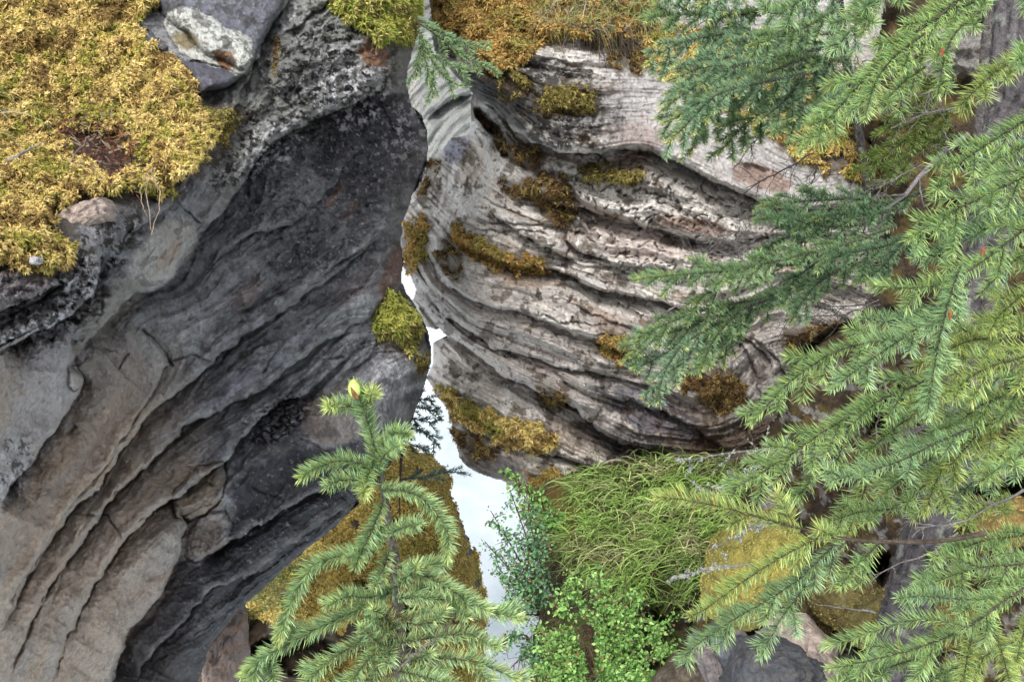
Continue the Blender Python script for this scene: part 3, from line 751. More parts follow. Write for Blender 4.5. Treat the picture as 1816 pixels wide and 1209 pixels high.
# dark lichen on the upper boulder
lz = blob(U, V, 950, 190, 150, 90, 10, 270, .5) * sstep(0.05, -0.08, SR)
c = mixc(c, (0.22, 0.22, 0.215), lz * 0.8)
c = mixc(c, (0.035, 0.030, 0.028), lz * speck(U, V, 15, -0.10, 271) * 0.9)
c = mixc(c, (0.06, 0.05, 0.045), blob(U, V, 850, 150, 60, 24, 38, 272, .4) * 0.85)
c = mixc(c, (0.05, 0.045, 0.042), blob(U, V, 905, 175, 60, 50, 35, 281, .6) * 0.75)
c = mixc(c, (0.055, 0.045, 0.04), blob(U, V, 780, 80, 40, 45, 30, 273, .3) * 0.8)
c = mixc(c, (0.07, 0.035, 0.018), blob(U, V, 920, 270, 60, 24, 30, 274, .5) * 0.9)
c = mixc(c, (0.035, 0.030, 0.030), speck(U, V, 12, 0.27, 275) * 0.7 * amp)
c = mixc(c, (0.05, 0.04, 0.035), np.maximum(blocky * sstep(.80, .95, brick), sstep(0.70, 0.95, -bd3) * 0.4) * 0.7 * amp)
c = mixc(c, (0.07, 0.045, 0.025), speck(U, V, 34, 0.17, 276) * 0.7 * amp)
c = mixc(c, (0.10, 0.06, 0.03), blob(U, V, 1330, 850, 180, 120, 0, 277, .5) * .8)
c = mixc(c, (0.58, 0.55, 0.51), blob(U, V, 800, 480, 50, 110, -20, 282, .5) * .55)
c = stain(RW, c, [m_[0] for m_ in MOSSR], (0.085, 0.060, 0.032))
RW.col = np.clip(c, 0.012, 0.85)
lay = np.clip(np.floor(SR), -1, 7).astype(int) + 2
rw = empty("rock_outcrop", W(1100, 1000, 7.4), label="pale layered limestone outcrop with moss on its ledges right of the gap", cat="rock", kind="structure")
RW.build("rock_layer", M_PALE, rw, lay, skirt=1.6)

# ================================================================== 3. FAR WALL, RIVER, CANYON FLOOR
FW = Relief(560, 1000, -260, 620, 2.2, [(560, -260), (1000, -260), (1000, 560), (880, 500), (800, 470), (750, 440), (690, 455), (560, 500)],
            [(560, -260, 11.5), (1000, -260, 12.5), (560, 620, 11.0), (1000, 620, 12.0), (780, 150, 11.3)], 300, 3)
arc = np.hypot(FW.UW - 960, (FW.VW - 420) * 0.9)
FW.D += -0.06 * ridged(arc / 15, FW.UW / 200, 301, 3) - 0.1 * fbm(FW.U / 70, FW.V / 70, 302, 3)
FW.ledge([(756, 215), (775, 190), (805, 175), (840, 168)], 0.2, 30, 0.05, 20, 5)
c = np.zeros(FW.U.shape + (3,)) + np.array([0.24, 0.25, 0.24])
c *= np.clip(1 + 0.5 * fbm(arc / 6.5, FW.U / 90, 303, 4), .25, 2)[..., None]
c = mixc(c, (0.13, 0.13, 0.14), blob(FW.U, FW.V, 770, 20, 40, 40, 0, 304) * .7)
c = mixc(c, (0.30, 0.29, 0.27), blob(FW.U, FW.V, 730, 180, 12, 60, 0, 305) * .7)
FW.col = c
fwl = empty("far_canyon_wall", W(780, 600, 11.5), label="distant grey-green fluted canyon wall seen through the narrow gap at top", cat="rock wall", kind="structure")
FW.build("rock_face", M_STONE, fwl)

zr = float(W(np.array([850.0]), np.array([900.0]), np.array([15.0]))[0, 2])
n = 60
xs = np.linspace(-150, 150, n); ys = np.linspace(-60, 240, n)
X, Y = np.meshgrid(xs, ys)
Pw = np.stack([X, Y, np.full(X.shape, zr)], -1).reshape(-1, 3)
ii = np.arange(n * n).reshape(n, n)
q = np.stack([ii[:-1, :-1], ii[:-1, 1:], ii[1:, 1:], ii[1:, :-1]], -1).reshape(-1, 4)
tag(mesh_obj("river", Pw, q, M_WATER), "milky white glacial river at the bottom of the narrow gap", "river", kind="structure")

# ================================================================== 4. SLOPE UNDER THE TREES (right) AND GRASSY BANK
HS = Relief(1195, 2600, -260, 1500, 3.2, [(1600, -260), (2600, -260), (2600, 1500), (1180, 1500), (1200, 1180), (1215, 1090), (1260, 1010), (1290, 920), (1330, 860), (1345, 790), (1380, 720), (1400, 640), (1450, 590), (1520, 560), (1580, 470), (1580, 400), (1570, 330), (1500, 200), (1560, 60)],
            [(1580, -200, 6.4), (2000, -260, 5.8), (2600, -260, 4.6), (2600, 600, 3.8), (2600, 1500, 3.3), (1580, 100, 6.2), (1600, 380, 5.9), (2000, 400, 4.9), (1450, 620, 6.0), (1700, 650, 5.1), (2000, 700, 4.5), (1360, 850, 5.9), (1550, 900, 5.1), (1800, 950, 4.4), (2000, 1000, 4.1), (1250, 1150, 5.6), (1450, 1150, 4.9), (1700, 1200, 4.3), (1250, 1500, 6.2), (2000, 1500, 4.2)], 400, 9)
HS.D += -0.25 * fbm(HS.U / 130, HS.V / 130, 401, 3) - 0.10 * fbm(HS.U / 45, HS.V / 45, 402, 4) - 0.04 * fbm(HS.U / 14, HS.V / 14, 403, 3)
HS.roll([(1180, 1500), (1200, 1180), (1260, 1010), (1345, 790), (1400, 640), (1520, 560), (1580, 400), (1570, 330), (1500, 200), (1560, 60)], 60, 0.5)
U, V = HS.UW, HS.VW
HS.D += 0.5 * blob(U, V, 1590, 735, 60, 45, 0, 410, .4) + 0.5 * blob(U, V, 1780, 880, 60, 30, 0, 411, .4) + 0.4 * blob(U, V, 1555, 1020, 18, 50, 20, 412, .4) + 0.4 * blob(U, V, 1480, 260, 60, 25, 0, 413)
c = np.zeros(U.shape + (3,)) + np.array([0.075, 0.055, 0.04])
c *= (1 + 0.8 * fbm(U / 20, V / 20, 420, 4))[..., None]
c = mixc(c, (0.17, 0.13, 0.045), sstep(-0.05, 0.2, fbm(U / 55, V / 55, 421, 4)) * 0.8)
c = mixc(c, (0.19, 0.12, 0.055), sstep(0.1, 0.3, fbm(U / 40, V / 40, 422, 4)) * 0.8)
c = mixc(c, (0.40, 0.39, 0.37), speck(U, V, 30, 0.14, 423) * sstep(560, 700, V) * 0.7)
c = mixc(c, (0.42, 0.41, 0.39), blob(U, V, 1690, 90, 90, 50, 0, 425) * 0.6)
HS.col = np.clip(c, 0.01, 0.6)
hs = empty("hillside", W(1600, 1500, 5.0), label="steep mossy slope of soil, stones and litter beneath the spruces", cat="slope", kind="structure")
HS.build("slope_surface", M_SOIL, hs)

GB = Relief(870, 1420, 770, 1500, 2.5, [(935, 870), (975, 848), (1020, 835), (1060, 822), (1120, 812), (1200, 808), (1290, 812), (1340, 830), (1420, 860), (1420, 1500), (930, 1500), (925, 1300), (938, 1200), (950, 1110), (965, 1040), (950, 980), (940, 920)],
            [(940, 880, 6.9), (1060, 825, 6.9), (1200, 810, 6.8), (1400, 850, 6.5), (1000, 950, 6.35), (1150, 930, 6.1), (1300, 950, 5.95), (1000, 1060, 6.2), (1150, 1100, 5.95), (1400, 1100, 5.8), (960, 1250, 6.5), (1200, 1300, 6.2), (1100, 1500, 6.8), (1400, 1500, 6.4)], 500, 6)
GB.roll([(935, 870), (940, 920), (950, 980), (965, 1040), (950, 1110), (938, 1200), (925, 1300), (930, 1500)], 60, 0.7)
GB.D += -0.12 * fbm(GB.U / 70, GB.V / 70, 501, 3) - 0.05 * fbm(GB.U / 20, GB.V / 20, 502, 4)
GB.D += 0.5 * blob(GB.U, GB.V, 1130, 1130, 60, 55, 20, 503, .4) + 0.4 * blob(GB.U, GB.V, 1195, 1060, 40, 60, 0, 504, .4)
c = np.zeros(GB.U.shape + (3,)) + np.array([0.07, 0.055, 0.032])
c *= (1 + 0.8 * fbm(GB.U / 18, GB.V / 18, 505, 4))[..., None]
c = mixc(c, (0.10, 0.12, 0.035), sstep(-0.1, 0.2, fbm(GB.U / 40, GB.V / 40, 506, 3)) * 0.8)
c = mixc(c, (0.20, 0.13, 0.04), blob(GB.U, GB.V, 1000, 900, 40, 60, 0, 507) * 0.8)
GB.col = np.clip(c, 0.01, 0.5)
gb = empty("grassy_bank", W(1100, 1500, 6.5), label="soil bank under the green grass and shrub right of the river", cat="bank", kind="structure")
GB.build("bank_surface", M_SOIL, gb)

# ------------------------------------------------------------------ moss, grass, foliage builders
def ortho(T):
    """two unit vectors across each row of T"""
    a = np.where(np.abs(T[:, 2:3]) < 0.9, np.array([[0, 0, 1.0]]), np.array([[1.0, 0, 0]]))
    N = np.cross(T, a); N /= np.linalg.norm(N, axis=1)[:, None] + 1e-9
    return N, np.cross(T, N)

def blades(base, dirs, length, width, color, droop=None, seg=2, tipcol=None):
    """curved tapering blades; base, dirs (n,3); length, width (n,)"""
    n = len(base)
    dirs = dirs / (np.linalg.norm(dirs, axis=1)[:, None] + 1e-9)
    dr = np.zeros((n, 3)) if droop is None else droop
    rv = R.normal(size=(n, 3))
    side = np.cross(dirs, rv); side /= np.linalg.norm(side, axis=1)[:, None] + 1e-9
    rows = []; cols = []
    for k in range(seg + 1):
        t = k / seg
        p = base + dirs * (length * t)[:, None] + dr * (length * t * t)[:, None]
        wd = width * (1 - t) ** 0.6 * 0.5
        cc = color if tipcol is None else color + (tipcol - color) * t
        if k < seg:
            rows += [p - side * wd[:, None], p + side * wd[:, None]]; cols += [cc, cc]
        else:
            rows += [p]; cols += [cc]
    V_ = np.stack(rows, 1); C_ = np.stack(cols, 1)
    m = 2 * seg + 1
    o = (np.arange(n) * m)[:, None]
    quads = [o + np.array([[2 * k, 2 * k + 1, 2 * k + 3, 2 * k + 2]]) for k in range(seg - 1)]
    tri = o + np.array([[2 * seg - 2, 2 * seg - 1, 2 * seg]])
    return V_.reshape(-1, 3), (np.concatenate(quads) if quads else np.zeros((0, 4), int)), tri, C_.reshape(-1, 3)

def palette(pal, u, v, n, sc=40, seed=0):
    k = len(pal)
    x = (fbm(u / sc, v / sc, seed, 4) * 1.5 + 0.5) * k + R.normal(size=n) * 0.5
    i = np.clip(x.astype(int), 0, k - 1)
    return pal[i] * (0.75 + 0.5 * R.random((n, 1)))

def moss(host, poly, name, label, pal, th=0.05, ln=9.0, dens=14.0, wd=3.0, nb=6, lump=38, rough_edge=9, seed=0, holes=0.0, parent=None, out=0.6, cat="moss", basecol=None, pits=(), lowf=0.0):
    """a cushion of moss lying on a relief: lumpy body plus a pelt of small pointed leaves"""
    p = np.array(poly, float)
    st = 2.6
    uu = np.arange(p[:, 0].min() - 12, p[:, 0].max() + 12, st); vv = np.arange(p[:, 1].min() - 12, p[:, 1].max() + 12, st)
    Ug, Vg = np.meshgrid(uu, vv)
    uw = Ug + rough_edge * 1.6 * fbm(Ug / 26, Vg / 26, seed + 700, 3); vw = Vg + rough_edge * 1.6 * fbm(Ug / 26, Vg / 26, seed + 701, 3)
    s = sdist(uw, vw, poly)
    if holes: s = np.minimum(s, 60 * (fbm(Ug / 34, Vg / 34, seed + 702, 3) + 0.45 - holes))
    for (cx_, cy_, rx_, ry_, an_) in pits:
        aa = math.radians(an_); xx_ = (uw - cx_) * math.cos(aa) + (vw - cy_) * math.sin(aa); yy_ = -(uw - cx_) * math.sin(aa) + (vw - cy_) * math.cos(aa)
        s = np.minimum(s, 30 * (np.sqrt((xx_ / rx_) ** 2 + (yy_ / ry_) ** 2) - 1 + 0.5 * fbm(Ug / 18, Vg / 18, seed + 709, 3)))
    hs_ = host.smoothed(5)
    prof = np.sqrt(np.clip(s / 16, 0, 1))
    lm = 0.55 + 0.9 * ridged(Ug / lump, Vg / lump, seed + 703, 3) * 0.6 + 0.4 * fbm(Ug / 9, Vg / 9, seed + 704, 2) + lowf * 1.6 * fbm(Ug / 70, Vg / 70, seed + 708, 2)
    D = np.minimum(hs_.at(Ug, Vg), host.at(Ug, Vg) + 0.0) - th * (prof * np.clip(lm, 0.05, 2)) + 0.012 + (s <= 0) * 0.02
    sub = object.__new__(Relief)
    sub.u0, sub.v0, sub.step, sub.nu, sub.nv, sub.U, sub.V, sub.D = uu[0], vv[0], st, len(uu), len(vv), Ug, Vg, D
    sub.mask = s > -1.0
    bc = np.array(basecol if basecol is not None else pal.mean(0) * 0.42)
    sub.col = bc * (1 + 0.7 * fbm(Ug / 12, Vg / 12, seed + 705, 3))[..., None]
    P = W(Ug, Vg, D)
    gu = np.gradient(P, axis=1); gv = np.gradient(P, axis=0)
    Nn = np.cross(gv, gu); Nn /= np.linalg.norm(Nn, axis=2)[..., None] + 1e-9
    flip = ((Nn * (CAM - P)).sum(-1) < 0); Nn[flip] *= -1
    # body faces
    idx = np.arange(sub.nu * sub.nv).reshape(sub.nv, sub.nu); m = sub.mask
    fm = m[:-1, :-1] & m[1:, :-1] & m[1:, 1:] & m[:-1, 1:]
    Fq = np.stack([idx[:-1, :-1], idx[1:, :-1], idx[1:, 1:], idx[:-1, 1:]], -1)[fm]
    used, inv = np.unique(Fq, return_inverse=True)
    Vb = P.reshape(-1, 3)[used]; Cb = sub.col.reshape(-1, 3)[used]; Fb = inv.reshape(-1, 4)
    # pelt
    area = m.sum() * st * st; n = int(area / dens)
    cand = np.argwhere(m); pick = cand[R.integers(0, len(cand), n)]
    i, j = pick[:, 0], pick[:, 1]
    b0 = P[i, j] + (R.random((n, 1)) - .5) * st * gu[i, j] / st + (R.random((n, 1)) - .5) * gv[i, j]
    nn = Nn[i, j]; Dd = D[i, j]; px = Dd / F
    cc = palette(pal, Ug[i, j], Vg[i, j], n, 45, seed + 706)
    T1, T2 = ortho(nn)
    B, Di, Le, Wi, Co = [], [], [], [], []
    ph0 = R.random(n) * 6.28
    for k in range(nb):
        ph = ph0 + k * 6.283 / nb + R.normal(size=n) * 0.3
        tilt = R.uniform(0.35, 1.25, n)
        d = nn * np.cos(tilt)[:, None] * out + (T1 * np.cos(ph)[:, None] + T2 * np.sin(ph)[:, None]) * np.sin(tilt)[:, None]
        B.append(b0 + nn * (0.15 * ln * px * R.random(n))[:, None]); Di.append(d)
        Le.append(ln * px * R.uniform(0.55, 1.15, n)); Wi.append(wd * px * R.uniform(0.7, 1.2, n))
        Co.append(cc * (0.8 + 0.4 * R.random((n, 1))))
    B = np.concatenate(B); Di = np.concatenate(Di); Le = np.concatenate(Le); Wi = np.concatenate(Wi); Co = np.concatenate(Co)
    dro = np.tile([0, 0, -0.25], (len(B), 1))
    v2, q2, t2, c2 = blades(B, Di, Le, Wi, Co * 0.75, dro, 2, Co * 1.25)
    o = len(Vb)
    ob = mesh_obj(name, np.concatenate([Vb, v2]), [Fb, q2 + o, t2 + o], M_MOSS, parent, np.concatenate([Cb, c2]), smooth=True)
    tag(ob, label, cat if parent is None else None, kind="stuff")
    return sub, ob

# ---- moss of the left ledge
mossL_poly = [(-170, -170), (270, -170), (285, -40), (278, 10), (262, 20), (242, 45), (250, 65), (300, 95), (335, 128), (352, 155), (352, 190), (375, 215), (385, 240), (360, 270), (352, 300), (318, 318), (305, 352), (255, 340), (220, 330), (205, 360), (150, 352), (100, 372), (108, 420), (135, 440), (128, 470), (92, 482), (50, 480), (20, 470), (-30, 452), (-170, 470)]
mL, _ = moss(LW, mossL_poly, "moss_carpet", "thick golden moss carpet covering the ledge at top left", GOLD, th=0.16, ln=9.5, dens=8.5, wd=2.8, nb=6, seed=1, cat="moss", out=0.65, lump=75, rough_edge=15, pits=((180, 264, 66, 30, 28), (150, 378, 60, 30, -20), (330, 90, 20, 14, 30)), lowf=0.5)
moss(LW, [(585, 5), (620, -60), (742, -60), (745, 10), (742, 60), (730, 75), (705, 72), (680, 82), (655, 68), (640, 45), (610, 35)], "moss_cushion", "yellow-green moss cushion on the top corner of the dark wall", LIME, th=0.12, ln=11.0, dens=13, wd=3.3, seed=2, cat="moss")
moss(LW, [(690, 515), (720, 530), (742, 562), (750, 590), (738, 600), (740, 625), (722, 632), (705, 605), (672, 605), (662, 575), (672, 545)], "moss_cushion", "bright green moss cushion on the dark wall just above the water gap", LIME, th=0.10, ln=9.0, dens=11, wd=2.8, seed=3, cat="moss")
moss(LW, [(350, 190), (400, 190), (430, 200), (405, 250), (380, 270), (350, 262)], "moss_tuft", "brown moss hanging in the corner under the blue-grey rock", OLIVE, th=0.05, ln=7, dens=14, seed=4, holes=.1)
moss(LW, [(735, 628), (762, 625), (762, 655), (745, 668), (730, 655)], "moss_tuft", "small dark moss tuft below the bright green cushion", OLIVE, th=0.04, ln=6, dens=12, seed=5)
moss(LW, [(486, 62), (498, 66), (496, 100), (492, 140), (484, 130), (480, 100)], "moss_streak", "narrow rusty moss streak in the crack of the top rock", RUST, th=0.03, ln=5, dens=12, seed=6, rough_edge=3)

# ---- moss of the right rock
mcap, _ = moss(RW, [(770, 20), (790, -60), (1000, -90), (1160, -80), (1170, 60), (1140, 55), (1110, 70), (1075, 78), (1040, 70), (1000, 60), (960, 85), (935, 110), (905, 122), (880, 128), (855, 118), (830, 80), (795, 55), (768, 40)], "moss_cap", "rusty orange moss cap on top of the pale rock outcrop", ORNG, th=0.18, ln=7.5, dens=10, wd=2.6, seed=10, lump=50, rough_edge=14)
for k, (poly, pal, lab, hl) in enumerate(MOSSR):
    moss(RW, poly, "moss_tuft", lab, pal, th=0.09, ln=7.5, dens=9, wd=2.4, seed=20 + k * 9, holes=hl + .12, lump=24, rough_edge=14)

# ================================================================== 5. BOULDERS
def boulder(name, cx, cy, rx, ry, D, depth, label, mat, colf, seed, lift=0.35, rot=0, parent=None, cat="boulder", n=(90, 60), rough=0.12, kind=None, flat=0):
    """closed rounded stone: squashed sphere displaced by noise"""
    m, k = n
    th = np.linspace(0, 2 * np.pi, m, endpoint=False); ph = np.linspace(0.02, np.pi - 0.02, k)
    TH, PH = np.meshgrid(th, ph)
    dx = np.cos(TH) * np.sin(PH); dy = np.sin(TH) * np.sin(PH); dz = np.cos(PH)
    f = 1 + rough * (fbm(dx * 2 + seed, dy * 2 + dz * 1.7, seed, 4) * 1.3 + 0.5 * fbm(dz * 2 + seed * 2, dx * 2 - dy, seed + 1, 4)) + 0.05 * ridged(dx * 5 + dz, dy * 6, seed + 2, 3) * rough * 6
    sq = lambda q: np.sign(q) * np.abs(q) ** (1 - flat)
    px = D / F
    a = math.radians(rot); ca, sa = math.cos(a), math.sin(a)
    x0 = sq(dx) * f * rx; y0 = sq(dy) * f * ry
    xx = (x0 * ca - y0 * sa) * px; yy = (x0 * sa + y0 * ca) * px; zz = sq(dz) * f * depth
    c0 = W(np.array([cx]), np.array([cy]), np.array([D]))[0]
    P = c0 + xx[..., None] * RIGHT - yy[..., None] * UP - zz[..., None] * FWD
    ids = np.arange(m * k).reshape(k, m)
    nx = np.roll(ids, -1, axis=1)
    q = np.stack([ids[:-1], ids[1:], nx[1:], nx[:-1]], -1).reshape(-1, 4)
    caps = [ids[0][None, ::1].repeat(1, 0), ids[-1][None, ::-1]]
    pu = cx + xx / px; pv = cy + yy / px
    C = colf(pu, pv)
    vs = P.reshape(-1, 3); loc = np.array([c0[0], c0[1], vs[:, 2].min()])
    o = mesh_obj(name, vs - loc, [q, caps[0], caps[1]], mat, parent, C.reshape(-1, 3), smooth=True)
    o.location = loc
    if parent is None: tag(o, label, cat, kind=kind)
    return o, P

def stonecol(base, alt, seed, s=26):
    def f(u, v):
        c = np.zeros(u.shape + (3,)) + np.array(base)
        c = c * (1 + 0.6 * fbm(u / s, v / s, seed, 4))[..., None]
        return np.clip(mixc(c, alt, sstep(0.0, 0.3, fbm(u / s * 1.5, v / s * 1.5, seed + 3, 4)) * 0.8), 0.01, 0.8)
    return f

# the great moss-covered boulder beneath the wall: a relief with its own moss
B_OUT = [(700, 778), (740, 798), (782, 820), (796, 850), (805, 895), (822, 935), (845, 985), (855, 1030), (862, 1090), (864, 1150), (850, 1209), (840, 1320), (260, 1420), (290, 1180), (350, 1110), (430, 1050), (470, 980), (560, 900), (640, 840)]
BD = Relief(240, 890, 740, 1410, 2.5, B_OUT, [(700, 778, 9.0), (600, 880, 8.4), (760, 900, 8.3), (840, 1000, 8.5), (700, 1050, 7.8), (500, 1000, 8.0), (860, 1150, 8.5), (650, 1250, 7.7), (430, 1100, 8.2), (400, 1350, 8.2), (780, 1350, 8.6)], 600, 5)
BD.D += -0.16 * fbm(BD.U / 90, BD.V / 90, 601, 3) - 0.05 * fbm(BD.U / 28, BD.V / 28, 602, 3)
BD.roll(B_OUT[:12], 70, 0.9)
BD.D += 0.9 * blob(BD.U, BD.V, 733, 1105, 28, 30, 0, 603, .3) + 0.9 * blob(BD.U, BD.V, 520, 1160, 80, 34, 0, 604, .35) + 0.4 * blob(BD.U, BD.V, 640, 1040, 16, 12, 0, 605, .3)
BD.D += 0.5 * blob(BD.U, BD.V, 440, 1110, 40, 30, -40, 606, .4)
BD.col = np.clip((np.zeros(BD.U.shape + (3,)) + np.array([0.06, 0.045, 0.03])) * (1 + 0.8 * fbm(BD.U / 15, BD.V / 15, 607, 4))[..., None], 0.008, 0.3)
bd_e = empty("mossy_boulder", W(650, 1350, 8.6), label="huge boulder wrapped in golden moss beneath the dark wall, left of the river", cat="boulder")
BD.build("rock_body", M_STONE, bd_e, skirt=1.4)
MB = np.array([[0.66, 0.50, 0.15], [0.56, 0.43, 0.13], [0.74, 0.58, 0.20], [0.50, 0.45, 0.13]])
moss(BD, [(700, 776), (740, 796), (782, 818), (798, 850), (806, 895), (824, 935), (847, 985), (857, 1030), (864, 1090), (866, 1150), (850, 1230), (780, 1240), (770, 1150), (755, 1090), (700, 1075), (600, 1120), (480, 1110), (430, 1090), (440, 1040), (500, 970), (600, 880)], "moss_layer", "golden brown moss pelt", MB, th=0.07, ln=4.5, dens=7, wd=1.8, nb=5, seed=301, lump=26, parent=bd_e, holes=0.02)
moss(BD, [(560, 1180), (620, 1150), (740, 1160), (800, 1180), (860, 1160), (850, 1300), (560, 1300)], "moss_layer", None, MB * 0.7, th=0.07, ln=4.5, dens=9, wd=1.8, nb=5, seed=302, lump=26, parent=bd_e)

boulder("stone", 402, 1160, 34, 90, 7.0, 0.25, "pinkish tan rock standing at the foot of the dark wall", M_STONE, stonecol((0.30, 0.22, 0.18), (0.22, 0.20, 0.20), 61), 61, rot=8, cat="rock", rough=.2)
boulder("stone", 150, 388, 50, 24, float(mL.at(150, 372)) - 0.06, 0.07, "flat pale pinkish stone half buried in the golden moss", M_STONE, stonecol((0.36, 0.29, 0.25), (0.22, 0.18, 0.16), 62, 14), 62, rot=-25, cat="stone", rough=.22, flat=.25)
boulder("stone", 64, 462, 10, 7, float(mL.at(64, 462)) - 0.05, 0.02, "small white stone lying at the lower tip of the golden moss", M_STONE, stonecol((0.40, 0.39, 0.40), (0.25, 0.25, 0.26), 70, 8), 70, cat="stone", rough=.3, flat=.2, n=(40, 24))

# rocks of the right slope
YM = np.array([[0.58, 0.52, 0.13], [0.50, 0.46, 0.10], [0.64, 0.54, 0.16]])
def mossy_boulder(cx, cy, rx, ry, D, depth, label, pal, seed, rot=0, ln=4.0, dn=8.0, wd=1.8, name="mossy_boulder", flat=0, part=None):
    o, P = boulder(name, cx, cy, rx, ry, D, depth, label, M_STONE, stonecol(pal.mean(0) * 0.5, pal.mean(0) * 0.25, seed, 14), seed, rot=rot, cat="boulder", flat=flat)
    k, m = P.shape[:2]
    gu = np.roll(P, -1, 1) - P; gv = np.roll(P, -1, 0) - P
    N_ = np.cross(gu, gv); N_ /= np.linalg.norm(N_, axis=2)[..., None] + 1e-9
    c0 = P.reshape(-1, 3).mean(0)
    N_[((P - c0) * N_).sum(-1) < 0] *= -1
    n = int(rx * ry * 3.14 / dn * 1.4)
    i = R.integers(1, k - 2, n); j = R.integers(0, m, n)
    keep = (N_[i, j] @ (-FWD)) > -0.25; i = i[keep]; j = j[keep]; n = len(i)
    b0 = P[i, j] + gu[i, j] * R.random((n, 1)) + gv[i, j] * R.random((n, 1)); nn = N_[i, j]; px = D / F
    T1, T2 = ortho(nn)
    cc = palette(pal, i * 3.0, j * 3.0, n, 30, seed)
    B, Di, Le, Wi, Co = [], [], [], [], []
    for q in range(5):
        ph = R.random(n) * 6.28; ti = R.uniform(.3, 1.2, n)
        Di.append(nn * np.cos(ti)[:, None] + (T1 * np.cos(ph)[:, None] + T2 * np.sin(ph)[:, None]) * np.sin(ti)[:, None])
        B.append(b0 - nn * 0.002); Le.append(ln * px * R.uniform(.6, 1.2, n)); Wi.append(wd * px * np.ones(n)); Co.append(cc * (.8 + .4 * R.random((n, 1))))
    v2, q2, t2, c2 = blades(np.concatenate(B), np.concatenate(Di), np.concatenate(Le), np.concatenate(Wi), np.concatenate(Co) * .8, None, 2, np.concatenate(Co) * 1.2)
    ob = mesh_obj("moss_layer", v2, [q2, t2], M_MOSS, o, c2); ob['kind'] = 'stuff'
    return o
mossy_boulder(1335, 1010, 78, 110, 5.15, 0.30, "smooth dome of bright yellow moss right of the grass", YM, 71, rot=35, ln=2.6, dn=4)
mossy_boulder(1500, 1062, 66, 52, 4.6, 0.20, "olive moss-covered stone beside the leaning spruce trunk", OLIVE * 1.15, 72, rot=15, ln=4)
mossy_boulder(1795, 925, 60, 38, 3.75, 0.15, "orange moss hummock at the right edge behind the boughs", ORNG * 1.15, 73, rot=-20, ln=5)
mossy_boulder(1420, 1085, 60, 50, 5.0, 0.2, "rusty moss-covered stone above the tan rock", RUST, 74, rot=15, ln=4)
mossy_boulder(1640, 1090, 150, 60, 4.4, 0.2, "brown mossy hummock around the foot of the leaning trunk", OLIVE, 75, rot=-10, ln=5)
boulder("rock", 1415, 1165, 62, 80, 4.55, 0.16, "tan and pink rounded rock at the bottom beneath the boughs", M_STONE, stonecol((0.38, 0.31, 0.27), (0.24, 0.20, 0.18), 76, 24), 76, rot=-35, cat="rock", rough=.16, flat=.1)
boulder("rock", 1370, 1205, 80, 72, 4.4, 0.16, "dark rounded slate rock at the bottom, left of the tan rock", M_STONE, stonecol((0.065, 0.068, 0.078), (0.10, 0.095, 0.09), 77, 24), 77, rot=20, cat="rock", rough=.2, flat=.25)
for k, (x, y, rx, ry, ro, cc, lab) in enumerate(((1265, 1190, 20, 70, -28, (0.15, 0.13, 0.13), "narrow upright slate slab, leftmost of the three slabs at the bottom"),
        (1300, 1175, 18, 74, -30, (0.11, 0.115, 0.14), "bluish upright slate slab, middle one of the three at the bottom"),
        (1335, 1185, 20, 70, -26, (0.18, 0.16, 0.155), "grey upright slate slab touching the dark rounded rock"))):
    boulder("slate_slab", x, y, rx, ry, 4.7 - 0.05 * k, 0.08, lab, M_STONE, stonecol(cc, np.array(cc) * .5, 78 + k, 14), 78 + k, rot=ro, cat="rock slab", rough=.12, flat=.45)
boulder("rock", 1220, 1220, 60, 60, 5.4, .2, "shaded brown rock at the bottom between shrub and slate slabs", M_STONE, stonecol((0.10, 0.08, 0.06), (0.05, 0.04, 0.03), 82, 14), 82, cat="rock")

# ================================================================== 6. GRASS AND SHRUBS
def grass(host, poly, n, name, label, pal, ln=60, wd=2.2, seed=0, lean=(0.2, 0.6), lift=0.03, hang=0.9, parent=None, cat="grass", seg=5, spread=0.5):
    p = np.array(poly, float)
    u = R.uniform(p[:, 0].min(), p[:, 0].max(), n * 4); v = R.uniform(p[:, 1].min(), p[:, 1].max(), n * 4)
    k = inside(u, v, poly) & (fbm(u / 28, v / 28, seed + 9, 3) > -0.22); u = u[k][:n]; v = v[k][:n]; n = len(u)
    D = host.smoothed(4).at(u, v) - lift; base = W(u, v, D); px = D / F
    g = fbm(u / 35, v / 35, seed, 3)
    a = (R.normal(size=n) * spread + g * 1.6)
    # grass grows up, then arches over and down the slope
    d = np.outer(np.ones(n), UP * 0.55 - FWD * 0.45) + RIGHT * (lean[0] + a)[:, None] + R.normal(size=(n, 3)) * 0.22
    L_ = ln * px * R.uniform(0.3, 1.3, n)
    dro = np.tile([0, 0, -hang], (n, 1)) + R.normal(size=(n, 3)) * 0.12 - FWD * 0.1
    cc = palette(pal, u, v, n, 50, seed + 5) * R.uniform(.55, 1.2, (n, 1))
    v2, q2, t2, c2 = blades(base, d, L_, wd * px * R.uniform(.6, 1.2, n), cc * .7, dro, seg, cc * 1.2)
    ob = mesh_obj(name, v2, [q2, t2], M_GRASS, parent, c2)
    return tag(ob, label, cat if parent is None else None, kind="stuff")

